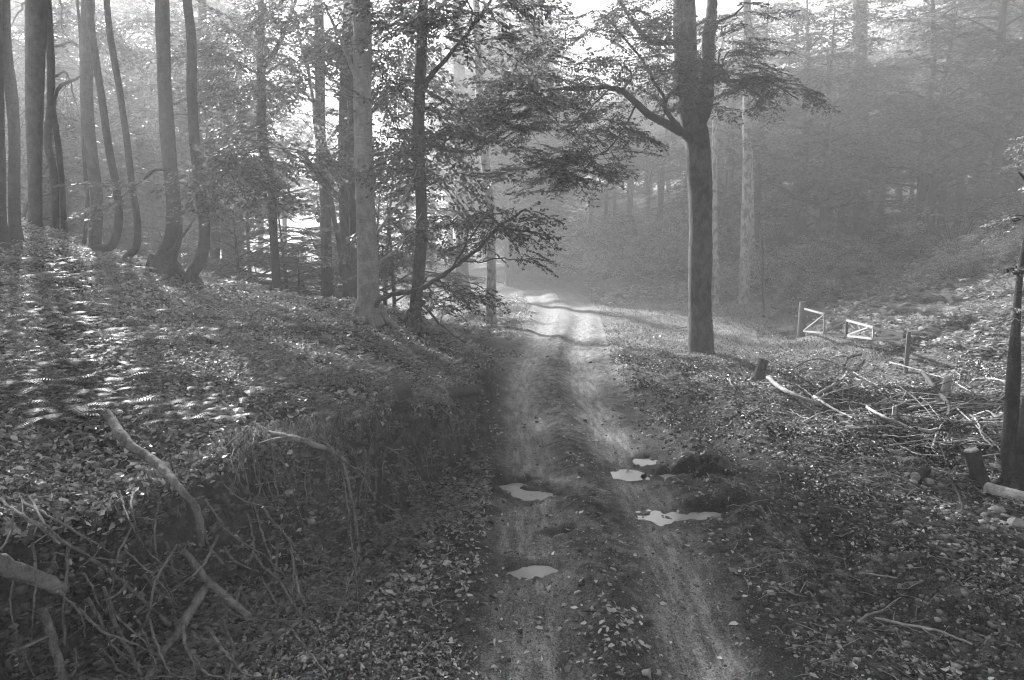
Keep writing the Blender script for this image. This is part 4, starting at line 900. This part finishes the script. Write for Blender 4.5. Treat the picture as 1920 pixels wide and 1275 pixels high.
# ---------------------------------------------------------------- brush pile and sticks on the right
ST = [('long pale branch lying at the left end of the brush pile', [(1440,710),(1473,735),(1505,750),(1541,762)], .045,.04,'stick'),
 ('pale stick propped up toward the right at the left end of the brush pile', [(1530,744),(1563,724),(1588,700)], .03,.025,'stick'),
 ('short pale branch crossing the lower end of the long one', [(1526,746),(1559,767),(1598,787)], .03,.012,'stick'),
 ('long curved pale branch sagging over the dark hollow', [(1583,711),(1617,716),(1628,735),(1671,754),(1714,761),(1757,758)], .018,.02,'stick'),
 ('pale branch in the lower middle of the pile below the dark hollow', [(1630,763),(1658,785),(1699,804)], .022,.03,'stick'),
 ('thick half dark branch slanting down to the right beside the white stub', [(1731,702),(1757,735),(1779,763),(1772,798)], .045,.03,'stick_dark'),
 ('thin forked stick nearest the track in the brush pile', [(1503,759),(1529,774),(1543,765)], .014,.01,'stick'),
 ('pale stick on the ground behind the right gate post', [(1668,682),(1700,690),(1735,700)], .02,.014,'stick'),
 ('dark arched branch at the back of the brush pile', [(1583,687),(1593,672),(1615,667)], .04,.03,'stick_dark'),
 ('long thin arched branch at the back left of the pile', [(1490,692),(1510,680),(1533,675),(1560,681),(1580,690)], .02,.014,'stick_dark'),
 ('pale stick standing steeply in the middle right of the pile', [(1749,841),(1757,815),(1796,780)], .016,.01,'stick'),
 ('long dark branch curving up to the right toward the twin stem tree', [(1753,811),(1785,806),(1818,798),(1850,782),(1878,767)], .016,.022,'stick_dark'),
 ('long straight stick falling to the foot of the twin stem tree', [(1783,759),(1839,811),(1887,858)], .012,.010,'stick'),
 ('thin pale branch behind the white stub reaching right', [(1796,724),(1840,745),(1885,756)], .014,.01,'stick'),
 ('pale bent stick left of the twin stem tree', [(1818,780),(1835,800),(1845,825),(1861,841)], .014,.012,'stick'),
 ('wavy branch at the back right of the pile', [(1818,722),(1830,714),(1850,712),(1885,718)], .016,.018,'stick'),
 ('thick pale root reaching out from the twin stem tree', [(1895,770),(1870,785),(1850,775),(1825,782)], .03,.016,'stick'),
 ('thin pale branch lying on the mud strip below the pile', [(1486,836),(1515,838),(1543,843)], .016,.01,'stick'),
 ('dark upright broken branch in front of the pale cut log', [(1779,888),(1786,912),(1796,931),(1803,950),(1805,970)], .02,.012,'stick_dark'),
 ('dark stick lying on open ground at the lower right', [(1636,1003),(1688,1013),(1731,1009)], .012,.010,'stick_dark'),
 ('long thin stick at the back of the pile', [(1600,700),(1640,722),(1690,735)], .012,.008,'stick'),
 ('pale stick across the left foot of the dark hollow', [(1560,800),(1600,806),(1650,802),(1690,806)], .010,.008,'stick'),
 ('curved twig nearest the camera at the lower right', [(1640,1165),(1700,1178),(1760,1190),(1822,1215)], .010,.007,'stick'),
 ('short pale stick beside the curved twig nearest the camera', [(1608,1172),(1630,1158),(1655,1152)], .012,.008,'stick'),
 ('short pale stick flat on the dirt above the nearest twig', [(1612,1080),(1645,1084),(1682,1090)], .009,.007,'stick'),
 ('pale stick leaning on the dark leaning stump', [(1405,716),(1415,700),(1424,690)], .014,.01,'stick'),
 ('forked pale stick left of the leaning stump', [(1368,716),(1378,726),(1392,724)], .016,.01,'stick'),
 ('short dark stick on the clearing left of the big beech', [(1268,618),(1285,615),(1300,614)], .02,.015,'stick_dark'),
 ('pale straight stick at the right end of the gate bars', [(1735,702),(1760,708),(1790,716)], .014,.01,'stick'),
 ('pale short thick stick in the centre of the pile', [(1722,808),(1742,812),(1758,808)], .03,.026,'cut'),
 ('dark branch lying on the ground right of the debris edge', [(1590,770),(1560,790),(1575,822)], .012,.01,'stick_dark'),
 ('dead twig lying on the bank below the dark beech', [(840,668),(870,680),(900,676)], .012,.012,'stick_dark')]
for lab, P, a, b, mt in ST: rooty('fallen_branch', lab, 'branch', P, a, b, mt, .018, .03, twigs=3 if len(P) > 3 else 1)
BL2 = ('thin bleached stick tangled in the brush pile', 'thin sticks tangled in the brush pile')
for q in range(110):
    px = U(1500, 1880); py = np.interp(px, [1500,1880], [740,800])+rng.normal(0, 38); g = gp(px, py)
    a = U(0, 6.28) if q % 2 else U(-.9, -.3); L = U(.3, 1.3); d = np.array([math.cos(a), math.sin(a), U(-.05, .5)])*L; g = g+(0, 0, .03)
    e = g+d*.5; e[2] = max(e[2], G(e[0], e[1])+.03); e2 = g+d; e2[2] = max(e2[2], G(e2[0], e2[1])+.02)
    mb = MB(); Q = tube(mb, [(*g, U(.007, .014)), (*(e+rng.normal(0, .05, 3)), .008), (*e2, .004)], 5, n=12, rough=.1, wig=.006)
    for _ in range(2):
        b = Q[rng.integers(3, 11)]; d2 = rng.normal(0, .12, 3); tube(mb, [(*b[:3], .005), (*(b[:3]+d2), .003), (*(b[:3]+d2*1.8+rng.normal(0, .03, 3)), .002)], 4, n=5)
    o = mb.build('dead_stick', M['stick' if U(0, 1) < .7 else 'stick_dark'], origin=g); tag(o, BL2[0], 'stick', BL2[1])

# stumps, cut logs, stones
def stump(label, px, py, h, r0, tilt=(0, 0), barkm='bark_dark', cutm='cut', name='tree_stump', cat='stump', ragged=.0):
    g = gp(px, py); root = thing(name, label, cat, g); mb = MB(); t_ = np.array([tilt[0], tilt[1], 1.])*h
    rows = [(*(g-t_*.3), r0*1.4), (*(g+t_*.05), r0*1.25), (*(g+t_*.5), r0), (*(g+t_), r0*.95)]
    tube(mb, rows, 14, n=9, rough=.12); mb.build('stem', M[barkm], root)
    m2 = MB(); tube(m2, [(*(g+t_*.985), r0*.9), (*(g+t_*(1.0+.02/h)), r0*.86)], 14, n=2, rough=.08)
    if ragged:
        for q in range(5):
            a = q*1.3; b = g+t_*.9+np.array([math.cos(a), math.sin(a), 0])*r0*.6; hh_ = U(.3, 1)*ragged; tube(m2, [(*b, r0*.35), (*(b+(0, 0, hh_*.6)), r0*.22), (*(b+(U(-.04, .04), 0, hh_)), .01)], 6, n=5, rough=.2)
    m2.build('cut_face', M[cutm], root); return root
stump('dark leaning stump with a pale rim at the left end of the brush pile', 1420, 712, .46, .12, (.35, .2), 'stick_dark', 'stick')
stump('broken tree stump with a bright splintered top among ferns on the mound', 1553, 556, .45, .32, (0, 0), 'bark', 'cut', ragged=.4)
stump('upright white debarked stub in the right part of the pile', 1772, 738, .34, .075, (.1, 0), 'cut', 'cut', ragged=.1)
stump('small pale splintered stub inside the dark hollow of the pile', 1676, 782, .16, .035, (0, 0), 'cut', 'cut', ragged=.08)
stump('dark cut post with a pale sawn top near the right picture edge', 1838, 905, .42, .09, (-.3, .1), 'stick_dark', 'cut')
def rock(label, px, py, s, m_='stone', name='stone', cat='stone', group=None):
    g = gp(px, py); mb = MB(); n_, k_ = 7, 10; th = np.linspace(.08, math.pi-.08, n_); ph = np.linspace(0, 2*math.pi, k_, endpoint=False)
    d = np.stack([np.sin(th)[:, None]*np.cos(ph), np.sin(th)[:, None]*np.sin(ph), np.cos(th)[:, None]*np.ones(k_)], -1)
    rr = 1+rng.normal(0, .1, (n_, k_)); v_ = (d*rr[..., None]*np.array(s)).reshape(-1, 3)+g+(0, 0, s[2]*.45)
    i_ = np.arange(n_-1)[:, None]*k_; j = np.arange(k_)[None]; mb.add(v_, np.stack([i_+j, i_+(j+1) % k_, i_+k_+(j+1) % k_, i_+k_+j], -1).reshape(-1, 4))
    o = mb.build(name, M[m_], smooth=False, origin=g); return tag(o, label, cat, group)
def log(label, px, py, L, r0, yaw, m_='stick_dark', cutm='stick'):
    g = gp(px, py)+np.array([0, 0, r0*.7]); root = thing('cut_log', label, 'log', g); d = np.array([math.cos(yaw), math.sin(yaw), 0.02])*L
    mb = MB(); tube(mb, [(*g, r0), (*(g+d*.5), r0*.97), (*(g+d), r0*.9)], 18, n=12, rough=.06); mb.build('stem', M[m_], root)
    m2 = MB(); tube(m2, [(*(g-d/L*.012), r0*.86), (*(g+d/L*.01), r0*.9)], 18, n=2); m2.build('cut_face', M[cutm], root); return root
log('dark round sawn log end sticking out of the left bank', 755, 762, .5, .12, R(100), 'stick_dark', 'stick_dark')
log('short dark log with a pale top on the bank tip by the road', 838, 748, .5, .08, R(35), 'stick_dark', 'stick')
log('pale round log end in the debris below the shaggy fern', 1716, 900, .35, .07, R(40), 'stick_dark', 'cut')
log('stout pale debarked log lying at the foot of the dark cut post', 1850, 925, .55, .085, R(-60), 'cut', 'cut')
for lab, px, py, s in [('white stone on the mud between track and brush pile', 1166, 782, (.07,.05,.04)),('small white chip standing in the left rut', 1055, 797, (.03,.02,.06)),('large pale stone in debris at the right picture edge', 1905, 985, (.10,.08,.06)),
  ('pale flat stone on open ground at the lower right', 1690, 985, (.07,.05,.03)),('pale stone under the pale cut log', 1742, 905, (.05,.08,.04)),('pale stone nearest the foot of the twin stem tree', 1870, 960, (.09,.07,.05)),('small pale stone at the track edge beyond the puddles', 1215, 797, (.05,.04,.03)),('flat pale stone behind the brush pile left of the gate bars', 1578, 668, (.10,.06,.04)),('white stone beside the leaning stump left of the pile', 1545, 662, (.07,.05,.06))]:
    rock(lab, px, py, s)
RKL = ('fist sized pale stone or wood chip in the debris strip right of the track', 'pale chips in the debris strip')
for q in range(70):
    u = U(0, 1); px = 1340+u*570; py = np.interp(px, [1340,1545,1700,1900], [805,842,890,985])+rng.normal(0, 14)+U(0, 25)*(px > 1700); rock(RKL[0], px, py, (U(.015, .045), U(.012, .03), U(.008, .02)), 'stone', 'pale_chip', 'chip', RKL[1])

# ---------------------------------------------------------------- the gate
P1 = gp(1502, 632); P2 = gp(1698, 700)
def onplane(px, py, off=0.):
    d = ray(px, py); ab = P2-P1; n_ = np.array([ab[1], -ab[0], 0]); n_ /= np.linalg.norm(n_); t_ = ((P1-CAM)@n_+off)/(d@n_); return CAM+d*t_
gate = thing('barrier_gate', 'low striped truss barrier between two posts at the edge of the clearing', 'gate', P1)
def post(px, py, top, r0, g0):
    mb = MB(); d = ray(px, top); t_ = g0[1]/d[1]; tp = CAM+d*t_; tube(mb, [(*(g0-(0, 0, .4)), r0), (*g0, r0), (g0[0], g0[1], tp[2]-.01, r0*.97), (g0[0], g0[1], tp[2], r0*.85)], 14, n=16, rough=.03); mb.build('post', M['gate_wood'], gate)
post(1502, 632, 566, .13, P1); post(1698, 700, 622, .05, P2)
def rail(a, b, r0, m_, name='rail'):
    p, q = onplane(*a), onplane(*b); mb = MB(); d = (q-p)/np.linalg.norm(q-p); up = np.array([0, 0, 1.])-d*d[2]; up /= np.linalg.norm(up); sd_ = np.cross(d, up)
    c = [s1*up*r0+s2*sd_*r0 for s1, s2 in ((1, 1), (1, -1), (-1, -1), (-1, 1))]; v_ = [p+x for x in c]+[q+x for x in c]
    mb.add(v_, [(0,1,2,3),(7,6,5,4),(0,4,5,1),(1,5,6,2),(2,6,7,3),(3,7,4,0)]); mb.build(name, M[m_], gate, False)
W_, K_ = 'white_paint', 'black_paint'
rail((1509,579),(1546,589),.028,W_); rail((1546,589),(1588,600.5),.029,K_); rail((1588,600.5),(1638,614),.028,W_); rail((1638,614),(1696,629),.029,K_)
rail((1507,621),(1545,624),.026,W_); rail((1545,624),(1590,630),.029,K_); rail((1590,630),(1636,635),.026,W_); rail((1636,635),(1696,632),.029,K_)
rail((1546,591),(1545,622),.024,W_,'upright'); rail((1587.5,602),(1587,628),.029,K_,'upright'); rail((1638,616),(1637,633),.022,W_,'upright')
rail((1508,619),(1544,591),.02,W_,'brace'); rail((1546,622),(1586,603),.029,K_,'brace'); rail((1590,628),(1628,614),.02,W_,'brace')

# ---------------------------------------------------------------- air
m, t = mat('morning_haze'); k = NT(t); pv = k.n('VolumePrincipled'); pv.inputs['Color'].default_value = (.92, .92, .92, 1)
pv.inputs['Density'].default_value = HAZE; pv.inputs['Anisotropy'].default_value = HAZE_G
oo = k.n('OutputMaterial'); k.l(pv.outputs[0], oo.inputs['Volume'])
zs = [q for q in (Z.min(), Z.max())]
hb = MB(); box(hb, (-170, -160, min(zs)-1), (170, 170, 29))
o = hb.build('haze', m, smooth=False); tag(o, 'pale morning haze filling the woods', 'haze', kind='stuff')
print('ground z', Z.min(), Z.max())
